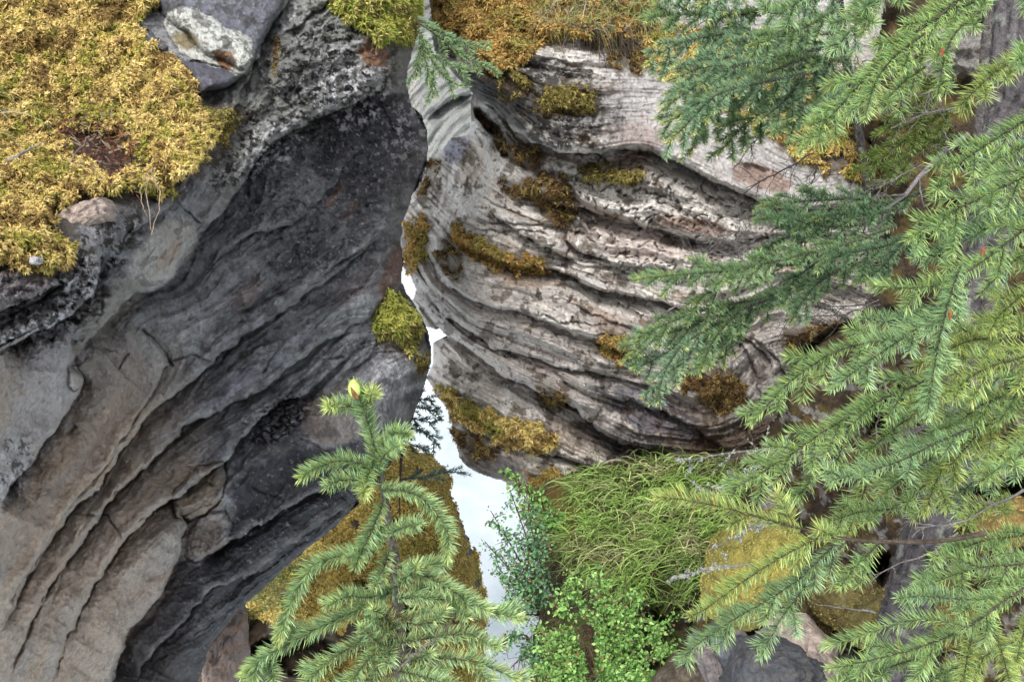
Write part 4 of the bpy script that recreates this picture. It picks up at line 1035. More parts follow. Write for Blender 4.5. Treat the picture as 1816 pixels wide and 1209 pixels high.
GR = np.array([[0.30, 0.48, 0.11], [0.36, 0.57, 0.14], [0.46, 0.62, 0.20], [0.22, 0.35, 0.08], [0.52, 0.54, 0.26]])
STRAW = np.array([[0.38, 0.32, 0.20], [0.22, 0.24, 0.08], [0.28, 0.24, 0.15], [0.30, 0.33, 0.12]])
ROOT = np.array([[0.11, 0.085, 0.06], [0.16, 0.125, 0.095], [0.07, 0.05, 0.04]])
grass(GB, [(1000, 850), (1060, 826), (1130, 814), (1210, 810), (1300, 815), (1370, 860), (1350, 1000), (1200, 1080), (1080, 1060), (1000, 1010), (985, 930)], 4200, "grass", "lush bright green arching grass covering the bank right of the river", GR, ln=78, wd=2.5, seed=81, lean=(0.0, 0))
grass(GB, [(990, 940), (1100, 950), (1260, 960), (1280, 1080), (1100, 1060), (990, 1010)], 600, "grass", "pale dry blades mixed through the lower part of the green grass", STRAW, ln=60, wd=2.0, seed=82, lean=(0.1, 0))
grass(GB, [(945, 960), (990, 940), (1010, 1100), (990, 1250), (940, 1250), (950, 1100)], 900, "grass", "olive drooping grass on the bank edge between the two shrubs", np.array([[0.16, 0.17, 0.05], [0.24, 0.20, 0.10], [0.12, 0.10, 0.05]]), ln=46, wd=2.0, seed=83, lean=(-0.5, 0), hang=1.3)
grass(mcap, [(960, -60), (1150, -60), (1160, 50), (1110, 62), (1060, 62), (1000, 48), (955, 60)], 1150, "grass", "straw-coloured grass hanging over the rim above the pale rock", STRAW * 1.3, ln=84, wd=2.2, seed=84, lean=(-0.15, 0), hang=1.5)
grass(mcap, [(1000, 40), (1160, 45), (1165, 75), (1100, 85), (1030, 78)], 620, "roots", "grey-brown roots hanging in a fringe below the rim grass", ROOT, ln=66, wd=1.7, seed=85, lean=(0.0, 0), hang=2.2, cat="roots")
grass(RW, [(1400, 150), (1500, 200), (1590, 330), (1640, 380), (1640, 250), (1560, 120), (1480, 90)], 900, "grass", "yellow-green grass tufts on the rim behind the spruce boughs", np.array([[0.26, 0.30, 0.08], [0.34, 0.33, 0.12], [0.18, 0.24, 0.06]]), ln=50, wd=2.2, seed=86, lift=0.16, lean=(-0.2, 0), hang=1.2)
grass(BD, [(440, 1040), (520, 985), (565, 1000), (540, 1060), (490, 1075), (450, 1090)], 420, "grass", "dark green grass tuft beside the mossy boulder under the wall", np.array([[0.14, 0.19, 0.05], [0.20, 0.24, 0.09], [0.24, 0.22, 0.11]]), ln=52, wd=2.0, seed=87, lift=0.16, lean=(0.0, 0), hang=1.2)
grass(mL, [(-40, 120), (10, 120), (18, 260), (-40, 260)], 26, "grass", "few long pale grass blades over the moss at the left edge", np.array([[0.25, 0.36, 0.12], [0.45, 0.42, 0.25]]), ln=95, wd=2.6, seed=88, lift=0.08, lean=(0.9, 0), hang=0.9)

def frame_tube(pts, rad, sides=6):
    P = np.array(pts, float); n = len(P)
    T = np.gradient(P, axis=0); T /= np.linalg.norm(T, axis=1)[:, None] + 1e-9
    N = np.zeros_like(P)
    a = np.array([0, 0, 1.0]) if abs(T[0, 2]) < .9 else np.array([1.0, 0, 0])
    v = np.cross(T[0], a); v /= np.linalg.norm(v)
    for i in range(n):
        v = v - T[i] * (v @ T[i]); v /= np.linalg.norm(v) + 1e-9; N[i] = v
    B = np.cross(T, N)
    an = np.linspace(0, 2 * np.pi, sides, endpoint=False)
    rr = np.asarray(rad, float)[:, None, None]
    V_ = P[:, None] + rr * (np.cos(an)[None, :, None] * N[:, None] + np.sin(an)[None, :, None] * B[:, None])
    ids = np.arange(n * sides).reshape(n, sides); nx = np.roll(ids, -1, 1)
    q = np.stack([ids[:-1], nx[:-1], nx[1:], ids[1:]], -1).reshape(-1, 4)
    return V_.reshape(-1, 3), q, T, N, B

class Wood:
    def __init__(s): s.v = []; s.q = []; s.c = []; s.n = 0
    def tube(s, pts, rad, col, sides=6, jit=0.25):
        v, q, *_ = frame_tube(pts, rad, sides)
        s.v.append(v); s.q.append(q + s.n); s.n += len(v)
        c = np.array(col) * (1 + jit * R.normal(size=(len(v), 1))); s.c.append(np.clip(c, .01, .7))
    def build(s, name, mat, parent):
        return mesh_obj(name, np.concatenate(s.v), np.concatenate(s.q), mat, parent, np.concatenate(s.c), smooth=True)

def resample(pts, n):
    p = np.array(pts, float)
    d = np.r_[0, np.cumsum(np.linalg.norm(p[1:] - p[:-1], axis=1))]
    t = np.linspace(0, d[-1], n)
    q = np.stack([np.interp(t, d, p[:, k]) for k in range(p.shape[1])], -1)
    for _ in range(2):
        q[1:-1] = 0.25 * q[:-2] + 0.5 * q[1:-1] + 0.25 * q[2:]
    return q

# ---- leafy shrubs
def shrub(name, label, stems, leafcol, nleaf, lsz, seed, host_d, reach=46, vd=-0.25):
    root = W(np.array([stems[0][0][0]]), np.array([stems[0][0][1]]), np.array([host_d]))[0]
    e = empty(name, root, label=label, cat="shrub")
    tips = []
    for st in stems:
        wd = Wood()
        a = resample([(x, y, d) for x, y, d in st], 14)
        P = W(a[:, 0], a[:, 1], a[:, 2])
        px = a[0, 2] / F
        wd.tube(P, np.linspace(2.2, .7, 14) * px, (0.10, 0.06, 0.045), 5)
        tips.append(P[3:])
        for k in range(20):
            i = R.integers(2, 13); b = P[i]
            d = (P[min(i + 1, 13)] - P[i - 1]); d /= np.linalg.norm(d)
            d = d * .5 + R.normal(size=3) * .75 + np.array([0, 0, .15]); d /= np.linalg.norm(d)
            L_ = reach * px * R.uniform(.4, 1.1)
            m = np.array([b + d * L_ * t + np.array([0, 0, -0.25 * L_]) * t * t for t in np.linspace(0, 1, 5)])
            wd.tube(m, np.linspace(.9, .4, 5) * px, (0.12, 0.07, 0.05), 4); tips.append(m)
        wd.build("stem", M_BARK, e)
    T = np.concatenate(tips)
    n = nleaf
    b = T[R.integers(0, len(T), n)] + R.normal(size=(n, 3)) * 4.5 * host_d / F
    kn_ = fbm(b[:, 0] * 5.5, b[:, 2] * 5.5 + b[:, 1] * 2, seed, 2); b = b[kn_ > vd]; n = len(b)
    nn = R.normal(size=(n, 3)) * .6 + np.array([0, -.25, .8]); nn /= np.linalg.norm(nn, axis=1)[:, None]
    ax, _ = ortho(nn); ph = R.random(n) * 6.28
    bx = np.cross(nn, ax); ax, bx = ax * np.cos(ph)[:, None] + bx * np.sin(ph)[:, None], bx * np.cos(ph)[:, None] - ax * np.sin(ph)[:, None]
    s = lsz * host_d / F * R.uniform(.45, 1.35, n)[:, None]
    cup = nn * s * 0.16
    vs = np.stack([b, b + ax * s * .35 + bx * s * .36 + cup, b + ax * s * .8 + bx * s * .26 + cup, b + ax * s * 1.1, b + ax * s * .8 - bx * s * .26 + cup, b + ax * s * .35 - bx * s * .36 + cup], 1)
    o = (np.arange(n) * 6)[:, None]
    q = np.concatenate([o + np.array([[0, 1, 2, 3]]), o + np.array([[0, 3, 4, 5]])])
    cc = leafcol[R.integers(0, len(leafcol), n)] * R.uniform(.45, 1.35, (n, 1)); br_ = R.random(n) < .05; cc[br_] = np.array([.28, .22, .08])
    ob = mesh_obj("leaves", vs.reshape(-1, 3), q, M_LEAF, e, np.repeat(cc, 6, 0)); ob['kind'] = 'stuff'
    return e
LG = np.array([[0.19, 0.39, 0.09], [0.26, 0.47, 0.13], [0.13, 0.28, 0.07], [0.36, 0.56, 0.17]])
LB = np.array([[0.09, 0.20, 0.09], [0.13, 0.26, 0.12], [0.06, 0.14, 0.07], [0.20, 0.32, 0.16]])
st = []
for (x, y) in ((870, 905), (905, 870), (935, 880), (860, 960), (880, 1010), (890, 1080), (885, 1140), (915, 950), (940, 930), (900, 1190)):
    st.append([(955, 1090 if y < 1100 else 1190, 6.3), ((955 + x) / 2 + 15, (1080 + y) / 2 + 10, 6.0), (x, y, 5.9)])
shrub("leafy_shrub", "thin airy shrub with tiny leaves leaning over the white river", st, LB * 1.5, 4200, 6.0, 90, 5.95, 40, -0.4)
st = []
for (x, y) in ((905, 835), (930, 855), (960, 880), (925, 900), (985, 905)):
    st.append([(975, 960, 6.5), ((975 + x) / 2, (960 + y) / 2, 6.35), (x, y, 6.3)])
shrub("leafy_shrub", "small light green shrub at the lower tip of the pale rock", st, LG, 900, 7.5, 91, 6.3, 28)
st = []
for (x, y) in ((985, 1060), (1010, 1020), (1060, 1010), (1110, 1020), (1150, 1060), (1180, 1100), (1185, 1150), (1120, 1090), (1060, 1080), (1000, 1120), (970, 1160), (1040, 1140), (980, 1200), (1090, 1190), (1030, 1200), (1150, 1200), (1010, 1240), (955, 1120), (945, 1190), (960, 1230), (1000, 1160)):
    st.append([(1085 + R.uniform(-30, 30), 1235, 5.75), ((1085 + x) / 2, (1200 + y) / 2, 5.55), (x, y, 5.45)])
shrub("leafy_shrub", "dense bright green rounded shrub below the grass", st, LG, 17000, 6.6, 92, 5.5, 40, -0.34)

# ================================================================== 7. SPRUCES
def needles(polys, nl, nw, pxd, base_c, tip_c, dens=1.0, forward=0.6, seed=0, tipfrac=0.12, bright=1.0, name="needles", parent=None, brown=0.0, gone=0.0):
    """needles all round every shoot; polys = list of (points, tip_new_growth)"""
    Bs, Ds, Ls, Cs, Ts = [], [], [], [], []
    for P, newg in polys:
        seg = np.linalg.norm(P[1:] - P[:-1], axis=1); Lt = seg.sum()
        n = max(8, int(Lt / pxd * dens)); cum = np.r_[0, np.cumsum(seg)]
        t = np.sort(R.random(n)) * Lt
        b = np.stack([np.interp(t, cum, P[:, k]) for k in range(3)], -1)
        Tn = np.gradient(P, axis=0); Tn /= np.linalg.norm(Tn, axis=1)[:, None] + 1e-9
        Tt = np.stack([np.interp(t, cum, Tn[:, k]) for k in range(3)], -1); Tt /= np.linalg.norm(Tt, axis=1)[:, None]
        N1, N2 = ortho(Tt)
        ph = R.random(n) * 2 * np.pi
        rad = N1 * np.cos(ph)[:, None] + N2 * np.sin(ph)[:, None]
        rad += np.array([0, 0, 0.45]); rad -= Tt * (rad * Tt).sum(1)[:, None]
        rad /= np.linalg.norm(rad, axis=1)[:, None] + 1e-9
        f = t / Lt
        fw = forward * (1 + 1.1 * sstep(0.86, 1.0, f)) * R.uniform(.75, 1.25, n)
        d = Tt * fw[:, None] + rad + R.normal(size=(n, 3)) * .13
        d /= np.linalg.norm(d, axis=1)[:, None]
        ll = nl * R.uniform(.6, 1.15, n) * (0.78 + 0.22 * np.sin(np.clip(f, 0, 1) * 3.0)) * (1 - 0.35 * sstep(.9, 1, f))
        tone = R.uniform(.35, 1.3, (n, 1)); hue = R.normal(size=(n, 1)) * .12
        cc = base_c * tone * (1 + np.array([[1.0, 0.15, -0.9]]) * hue)
        w_ = sstep(1 - tipfrac, 1.0, f)[:, None] * newg
        cc = cc * (1 - w_) + tip_c * w_ * tone
        if brown:
            bm_ = R.random(n) < brown * (1 - f)
            cc[bm_] = np.array([0.30, 0.15, 0.05]) * tone[bm_]
        if gone:
            kp = R.random(n) > gone * (1 - f)
        else: kp = np.ones(n, bool)
        Bs.append(b[kp]); Ds.append(d[kp]); Ls.append(ll[kp]); Cs.append(cc[kp]); Ts.append(Tt[kp])
    b = np.concatenate(Bs); d = np.concatenate(Ds); ll = np.concatenate(Ls); cc = np.concatenate(Cs); Tt = np.concatenate(Ts); n = len(b)
    N1, N2 = ortho(d)
    w = nw * R.uniform(.8, 1.2, n)[:, None] * .5
    bend = Tt * (ll * 0.13)[:, None] + np.array([0, 0, .05]) * ll[:, None]
    rows = []
    for tt, ws in ((0.0, .75), (0.55, 1.0)):
        p = b + d * (ll * tt)[:, None] - bend * (tt * (1 - tt)) * 0 + bend * tt * tt
        for k in range(3):
            a = k * 2.0944
            rows.append(p + (N1 * math.cos(a) + N2 * math.sin(a)) * w * ws)
    rows.append(b + d * ll[:, None] + bend)
    V_ = np.stack(rows, 1).reshape(-1, 3)
    o = (np.arange(n) * 7)[:, None]
    q = np.concatenate([o + np.array([[0, 1, 4, 3]]), o + np.array([[1, 2, 5, 4]]), o + np.array([[2, 0, 3, 5]])])
    t = np.concatenate([o + np.array([[3, 4, 6]]), o + np.array([[4, 5, 6]]), o + np.array([[5, 3, 6]])])
    C_ = np.repeat(cc, 7, 0).reshape(n, 7, 3); C_[:, :3] *= .8; C_[:, 6] *= 1.15
    ob = mesh_obj(name, V_, [q, t], M_NEEDLE, parent, C_.reshape(-1, 3), smooth=False)
    ob['kind'] = 'stuff'
    return ob

def bough(tree, pts, D, style, sub=1.0, spread=(0.45, 90), name="branch", seed=0, new=0.5, r=2.6, bare=0.0, d_end=None, droop=0.1, explicit=(), tipfrac=0.15, side_start=0.1, brown=0.0, gone=0.0, thick=None, needle_from=0.0, dens=1.0):
    """one branch of a spruce: wood (part) with its needles (sub-part); pts in pixels, D metres"""
    nl, base_c, tip_c, barkc = style
    m = len(pts)
    d_end = D if d_end is None else d_end
    a = resample([(x, y, D + (d_end - D) * k / (m - 1)) for k, (x, y) in enumerate(pts)], max(10, 4 * m))
    P = W(a[:, 0], a[:, 1], a[:, 2]); n = len(P)
    Lpx = np.hypot(*(a[1:, :2] - a[:-1, :2]).T).sum(); px = D / F
    wd = Wood(); shoots = []
    wd.tube(P, np.linspace(r, .8, n) * px, barkc, 6)
    i0 = int(n * needle_from)
    shoots.append((P[i0:], new))
    T = np.gradient(P, axis=0); T /= np.linalg.norm(T, axis=1)[:, None]
    if sub > 0:
        sp = 26.0 * nl / 24 / sub
        k = 0; s = side_start * Lpx
        cum = np.r_[0, np.cumsum(np.hypot(*(a[1:, :2] - a[:-1, :2]).T))]
        while s < Lpx * 0.93:
            i = min(n - 2, int(np.searchsorted(cum, s)) )
            sg = 1 if k % 2 else -1
            view = (CAM - P[i]); view /= np.linalg.norm(view)
            across = np.cross(T[i], view * .6 + UP * .4 + R.normal(size=3) * .35); across /= np.linalg.norm(across)
            L_ = min(spread[1], (Lpx - s) * spread[0] + 18) * R.uniform(.65, 1.1) * px
            d = T[i] * R.uniform(.75, 1.15) + across * sg * R.uniform(.6, .95) + R.normal(size=3) * .12; d /= np.linalg.norm(d)
            q = np.array([P[i] + d * L_ * t + (T[i] * .18 - np.array([0, 0, droop])) * L_ * t * t for t in np.linspace(0, 1, 7)])
            if L_ > 12 * px:
                wd.tube(q, np.linspace(1.4, .6, 7) * px, barkc, 4)
                shoots.append((q, new * R.choice([0.2, 1.0, 1.0])))
                if L_ > 75 * px * nl / 24:       # second order
                    for g in (2, 3, 4):
                        sg2 = 1 if g % 2 else -1
                        d2 = d + np.cross(d, view) * sg2 * .8; d2 /= np.linalg.norm(d2); l2 = L_ * (.5 - .08 * g) * R.uniform(.8, 1.2)
                        q2 = np.array([q[g] + d2 * l2 * t - np.array([0, 0, droop]) * l2 * t * t for t in np.linspace(0, 1, 5)])
                        wd.tube(q2, np.linspace(.9, .5, 5) * px, barkc, 4); shoots.append((q2, new))
            s += sp * R.uniform(.7, 1.3); k += 1
    for e in explicit:
        aa = resample([(x, y, d_end) for x, y in e], 10); q = W(aa[:, 0], aa[:, 1], aa[:, 2])
        wd.tube(q, np.linspace(1.4, .6, 10) * px, barkc, 4); shoots.append((q, new))
    o = wd.build(name, M_BARK, tree)
    if bare < 1:
        needles(shoots, nl * px, 1.6 * px * (nl / 24) ** .3, px, base_c, tip_c, dens=1.8 * dens * (24 / nl) ** .6, parent=o, tipfrac=tipfrac, brown=brown, gone=gone)
    return o

def dead_twig(pts, D, parent, sub=8, r=1.8, ln=30, col=(0.20, 0.185, 0.175), name="dead_twig", lichen=0.0):
    a = resample([(x, y, D) for x, y in pts], 12); P = W(a[:, 0], a[:, 1], a[:, 2]); px = D / F
    P += R.normal(size=P.shape) * 1.3 * px
    wd = Wood(); wd.tube(P, np.linspace(r, .7, 12) * px, col, 5)
    al = [P]
    for k in range(sub):
        i = R.integers(1, 11); d = P[i + 1] - P[i - 1]; d /= np.linalg.norm(d)
        d = d * .8 + R.normal(size=3) * .6; d /= np.linalg.norm(d); L_ = ln * px * R.uniform(.4, 1.2)
        q = P[i] + np.outer(np.linspace(0, 1, 6), d * L_) + R.normal(size=(6, 3)) * 1.2 * px; q[0] = P[i]
        wd.tube(q, np.linspace(r * .45, .45, 6) * px, col, 4); al.append(q)
        for g in range(2):
            j = R.integers(2, 5); d2 = d + R.normal(size=3) * .7; d2 /= np.linalg.norm(d2)
            q2 = q[j] + np.outer(np.linspace(0, 1, 4), d2 * L_ * .45)
            wd.tube(q2, np.linspace(.5, .35, 4) * px, col, 3)
    if lichen:
        A = np.concatenate(al); m = int(lichen)
        for k in range(m):
            b = A[R.integers(0, len(A))]; d = R.normal(size=3); d /= np.linalg.norm(d)
            q = b + np.outer(np.linspace(0, 1, 4), d * 5 * px) + R.normal(size=(4, 3)) * 1 * px; q[0] = b
            wd.tube(q, np.array([1.3, 1.5, 1.1, .4]) * px, (0.36, 0.38, 0.34), 4)
    return wd.build(name, M_BARK, parent)

NB = np.array
S_NEAR = (28.0, NB([0.350, 0.510, 0.190]), NB([0.60, 0.74, 0.28]), (0.085, 0.07, 0.06))
S_NEARY = (29.0, NB([0.430, 0.550, 0.170]), NB([0.66, 0.72, 0.24]), (0.09, 0.07, 0.055))
S_NEARB = (28.0, NB([0.340, 0.510, 0.240]), NB([0.55, 0.73, 0.34]), (0.085, 0.07, 0.06))
S_YOUNG = (26.5, NB([0.370, 0.530, 0.235]), NB([0.64, 0.75, 0.27]), (0.10, 0.09, 0.07))
S_BLUE = (14.0, NB([0.270, 0.420, 0.240]), NB([0.68, 0.70, 0.26]), (0.09, 0.075, 0.065))
S_DARK = (14.0, NB([0.185, 0.310, 0.155]), NB([0.42, 0.52, 0.18]), (0.075, 0.065, 0.06))
S_MID = (15.0, NB([0.250, 0.385, 0.175]), NB([0.52, 0.62, 0.22]), (0.08, 0.07, 0.06))

def trunk(tree, pts, D0, D1, r0, r1, col, name="trunk", sides=40, seed=0, n=340):
    m = len(pts)
    a = resample([(x, y, D0 + (D1 - D0) * k / (m - 1)) for k, (x, y) in enumerate(pts)], n)
    P = W(a[:, 0], a[:, 1], a[:, 2])
    rr = np.linspace(r0, r1, n) * (a[:, 2] / F)
    V_, q, T, N, B = frame_tube(P, rr, sides)
    Vr = V_.reshape(n, sides, 3); cen = P[:, None]
    t = np.arange(n)[:, None] * np.ones((1, sides)) * 340 / n; an = np.arange(sides)[None] * np.ones((n, 1)) * 40 / sides
    w1 = gnoise(t / 30, an / 8, seed + 9) * 3
    fl, ff = terrace(fbm(t / 7 + w1, an / 3.2, seed, 3, .6), 4.0, .2)      # bark scales
    f = 1 + 0.16 * fl + 0.05 * gnoise(t / 2.2, an / 1.3, seed + 1) + .06 * gnoise(t / 60, an / 13, seed + 4)
    Vr = cen + (Vr - cen) * f[..., None]
    c = np.array(col) * (1 + 0.5 * gnoise(t / 3, an / 1.6, seed + 2) + 0.3 * gnoise(t / 20, an / 6, seed + 3) + 1.2 * fl)[..., None]
    c = mixc(c, (0.26, 0.27, 0.24), sstep(.25, .45, fbm(t / 9, an / 5, seed + 6, 3)) * .7)
    o = mesh_obj(name, Vr.reshape(-1, 3), q, M_BARK, tree, np.clip(c, .01, .6).reshape(-1, 3), smooth=True)
    rs = np.random.default_rng(seed)
    for k in range(10 if r0 > 15 else 5):       # broken branch stubs
        i = int(rs.uniform(.06, .9) * n); d = rs.normal(size=3); d -= T[i] * (d @ T[i]); d /= np.linalg.norm(d); d += T[i] * .3
        w_ = Wood(); L_ = rs.uniform(.8, 2.2) * rr[i]
        w_.tube(np.array([P[i] + d * rr[i] * .7, P[i] + d * (rr[i] + L_ * .5), P[i] + d * (rr[i] + L_) + rs.normal(size=3) * .1 * L_]), np.array([.16, .10, .06]) * rr[i], np.array(col) * 1.3, 6)
        w_.build("stub", M_BARK, tree)
    return o

# ---- big near spruce on the right
TD = 3.1
near = empty("spruce_tree", W(1560, 1330, TD + .1), label="large spruce at right with leaning grey trunk and bright green boughs nearest the camera", cat="spruce tree", group="spruce trees")
trunk(near, [(1560, 1330), (1590, 1160), (1640, 960), (1700, 720), (1755, 450), (1790, 150), (1810, -120)], TD + .1, TD, 47, 33, (0.075, 0.068, 0.072), seed=700)
nearB = [
 ([(1740, -40), (1680, 20), (1596, 75), (1517, 159), (1457, 225), (1418, 272)], 2.3, S_NEAR, dict(sub=1.5, spread=(.34, 62), r=4)),
 ([(1740, 20), (1690, 60), (1672, 110), (1664, 168)], 2.2, S_NEAR, dict(sub=0.5, spread=(.3, 40))),
 ([(1640, 60), (1580, 105), (1549, 150), (1533, 214)], 2.25, S_NEAR, dict(sub=.4)),
 ([(1620, -60), (1560, 0), (1520, 40), (1480, 90)], 2.5, S_NEARB, dict(sub=1.2, spread=(.4, 60))),
 ([(1500, -80), (1437, -10), (1378, 30), (1352, 18)], 2.8, S_NEARB, dict(sub=.8, spread=(.4, 50))),
 ([(1560, -70), (1545, 0), (1530, 60)], 2.5, S_NEAR, dict(sub=.7)),
 ([(1840, -60), (1760, -10), (1690, 20), (1640, 40)], 2.4, S_NEAR, dict(sub=1.2, spread=(.4, 60))),
 ([(1900, 60), (1850, 80), (1800, 110)], 2.1, S_NEAR, dict(sub=.8)),
 ([(1880, 170), (1816, 215), (1760, 250), (1700, 290), (1650, 345)], 2.2, S_NEAR, dict(sub=1.0, spread=(.35, 50))),
 ([(1900, 270), (1816, 315), (1740, 350), (1670, 385), (1606, 428)], 2.15, S_NEAR, dict(sub=1.5, spread=(.4, 70))),
 ([(1900, 330), (1830, 380), (1750, 400), (1690, 425), (1640, 470)], 2.3, S_NEARB, dict(sub=1.2, spread=(.4, 60))),
 ([(1880, 350), (1800, 420), (1735, 470), (1680, 505), (1620, 512), (1555, 508)], 2.05, S_NEAR, dict(sub=1.0, spread=(.35, 60), r=3.5)),
 ([(1700, 480), (1680, 540), (1664, 610), (1652, 680), (1644, 742)], 1.95, S_NEARB, dict(sub=.6, spread=(.25, 45), dens=1.4)),
 ([(1720, 500), (1660, 560), (1600, 600), (1540, 640), (1472, 693)], 2.0, S_NEARB, dict(sub=.9, spread=(.3, 60), dens=1.2)),
 ([(1700, 520), (1628, 565), (1570, 570), (1523, 563)], 2.1, S_NEARB, dict(sub=.6, spread=(.3, 40))),
 ([(1640, 590), (1560, 600), (1480, 622), (1400, 675), (1332, 750)], 2.25, S_NEAR, dict(sub=1.3, spread=(.32, 62), r=3)),
 ([(1700, 640), (1636, 678), (1549, 714), (1460, 765), (1398, 809), (1330, 850), (1275, 880)], 2.1, S_NEAR, dict(sub=1.3, spread=(.33, 75), r=3.5)),
 ([(1560, 700), (1515, 730), (1490, 800), (1472, 862)], 2.15, S_NEAR, dict(sub=.7, spread=(.3, 45))),
 ([(1720, 760), (1650, 790), (1600, 817), (1530, 838), (1466, 853)], 2.05, S_NEARB, dict(sub=.9, spread=(.3, 55))),
 ([(1880, 480), (1816, 520), (1770, 560), (1755, 590)], 2.3, S_NEARY, dict(sub=.9, spread=(.5, 50))),
 ([(1900, 590), (1816, 635), (1750, 650), (1690, 690), (1640, 720)], 2.15, S_NEARY, dict(sub=1.3, spread=(.4, 70))),
 ([(1900, 660), (1816, 690), (1740, 715), (1690, 760), (1620, 800)], 2.25, S_NEAR, dict(sub=1.4, spread=(.4, 75))),
 ([(1900, 700), (1850, 740), (1790, 790), (1740, 850)], 2.1, S_NEARY, dict(sub=1.2, spread=(.5, 60))),
 ([(1900, 760), (1816, 802), (1770, 830), (1735, 856)], 1.95, S_NEAR, dict(sub=.9, spread=(.4, 50))),
 ([(1760, 720), (1700, 790), (1660, 850), (1640, 910)], 2.3, S_NEARY, dict(sub=1.2, spread=(.4, 60))),
 ([(1640, 860), (1583, 905), (1530, 905), (1469, 925)], 2.2, S_NEAR, dict(sub=.9, spread=(.4, 50))),
 ([(1748, 945), (1680, 958), (1605, 962), (1495, 956), (1407, 934), (1308, 905), (1223, 886), (1161, 880)], 1.9, S_NEARY, dict(sub=.55, spread=(.3, 60), r=5, needle_from=.55, side_start=.42, brown=.15, tipfrac=.5, new=.8, gone=.2, dens=1.25)),
 ([(1470, 945), (1400, 978), (1333, 1020), (1280, 1058), (1245, 1085), (1222, 1092)], 1.85, S_NEARY, dict(sub=.25, spread=(.25, 40), r=2.6, dens=1.3)),
 ([(1480, 965), (1420, 1025), (1360, 1065), (1297, 1100), (1245, 1135), (1203, 1170)], 1.9, S_NEARB, dict(sub=.8, spread=(.25, 55), dens=1.2)),
 ([(1500, 962), (1454, 1000), (1420, 1050), (1385, 1095), (1348, 1167)], 1.95, S_NEARB, dict(sub=.8, spread=(.25, 50))),
 ([(1560, 962), (1520, 1000), (1490, 1040)], 2.1, S_NEAR, dict(sub=.6, gone=.3)),
 ([(1900, 985), (1816, 1044), (1773, 1070), (1718, 1112), (1640, 1145), (1550, 1169), (1468, 1185)], 1.8, S_NEAR, dict(sub=.6, spread=(.28, 70), r=4.5, explicit=([(1718, 1112), (1640, 1090), (1560, 1115), (1460, 1147)],))),
 ([(1790, 1060), (1700, 1062), (1640, 1055), (1592, 1060)], 1.9, S_NEARB, dict(sub=.5, spread=(.3, 45))),
 ([(1900, 930), (1816, 949), (1740, 958), (1700, 975), (1652, 987)], 2.0, S_NEAR, dict(sub=.9, spread=(.3, 60))),
 ([(1900, 980), (1816, 1000), (1730, 1005), (1660, 1030), (1600, 1060)], 1.95, S_NEAR, dict(sub=.9, spread=(.3, 60))),
 ([(1726, 1110), (1716, 1160), (1705, 1230)], 1.8, S_NEARY, dict(sub=0, dens=1.3)),
 ([(1751, 1095), (1775, 1150), (1797, 1230)], 1.8, S_NEARY, dict(sub=0, dens=1.3)),
 ([(1830, 1080), (1816, 1120), (1800, 1180)], 1.85, S_NEARY, dict(sub=.6)),
 ([(1680, 1150), (1590, 1178), (1520, 1200), (1470, 1215)], 1.85, S_NEAR, dict(sub=.8, spread=(.3, 50))),
 ([(1700, 1180), (1640, 1210), (1560, 1250)], 1.85, S_NEAR, dict(sub=.9, spread=(.4, 60))),
 ([(1420, 800), (1440, 850), (1400, 900), (1370, 930)], 2.4, S_NEAR, dict(sub=.8, spread=(.3, 40))),
 ([(1520, 780), (1540, 850), (1520, 910), (1500, 950)], 2.4, S_NEARY, dict(sub=.8, spread=(.3, 40), brown=.1)),
]
rb = np.random.default_rng(5)
for (x0, y0, x1, y1) in ((1830, 90, 1700, 190), (1840, 250, 1720, 330), (1850, 430, 1740, 520), (1850, 560, 1700, 620), (1790, 600, 1640, 640), (1760, 560, 1690, 640), (1840, 700, 1680, 830), (1780, 660, 1650, 800), (1850, 770, 1660, 900),
                         (1720, 780, 1560, 880), (1680, 720, 1540, 800), (1840, 1010, 1700, 1090), (1850, 1120, 1690, 1200), (1800, 880, 1700, 930), (1660, 640, 1600, 740), (1700, 20, 1600, 70), (1640, 120, 1560, 190)):
    mx_, my_ = (x0 + x1) / 2 + rb.uniform(-10, 10), (y0 + y1) / 2 - rb.uniform(4, 22)
    nearB.append(([(x0, y0), (mx_, my_), (x1, y1)], rb.uniform(2.3, 2.7), (S_NEAR, S_NEARY, S_NEARB)[rb.integers(0, 3)], dict(sub=1.0, spread=(.36, 60), brown=.05)))
for k, (p, d, stl, kw) in enumerate(nearB):
    kw['sub'] = kw.get('sub', 1.0) * .8; kw.setdefault('gone', .15)
    bough(near, p, d, stl, d_end=d - 0.1, **kw)
for (p, d, kw) in (([(1745, 712), (1700, 728), (1648, 750), (1560, 790), (1460, 810), (1380, 805)], 2.5, dict(r=6, sub=22, ln=60)),
                   ([(1650, 700), (1600, 760), (1580, 850)], 2.6, dict(r=2.2, sub=14, ln=50)),
                   ([(1560, 640), (1580, 720), (1640, 780)], 2.6, dict(r=2, sub=14, ln=50)),
                   ([(1816, 870), (1760, 895), (1700, 930), (1620, 935)], 2.0, dict(r=3, sub=10, ln=40)),
                   ([(1700, 945), (1650, 985), (1580, 1000), (1540, 1035)], 2.0, dict(r=2.5, sub=5, ln=30)),
                   ([(1816, 780), (1700, 860), (1600, 930)], 2.4, dict(r=2.5, sub=10, ln=50)),
                   ([(1555, 1085), (1500, 1078), (1440, 1072)], 2.6, dict(r=2, sub=3, ln=20))):
    dead_twig(p, d, near, **kw)
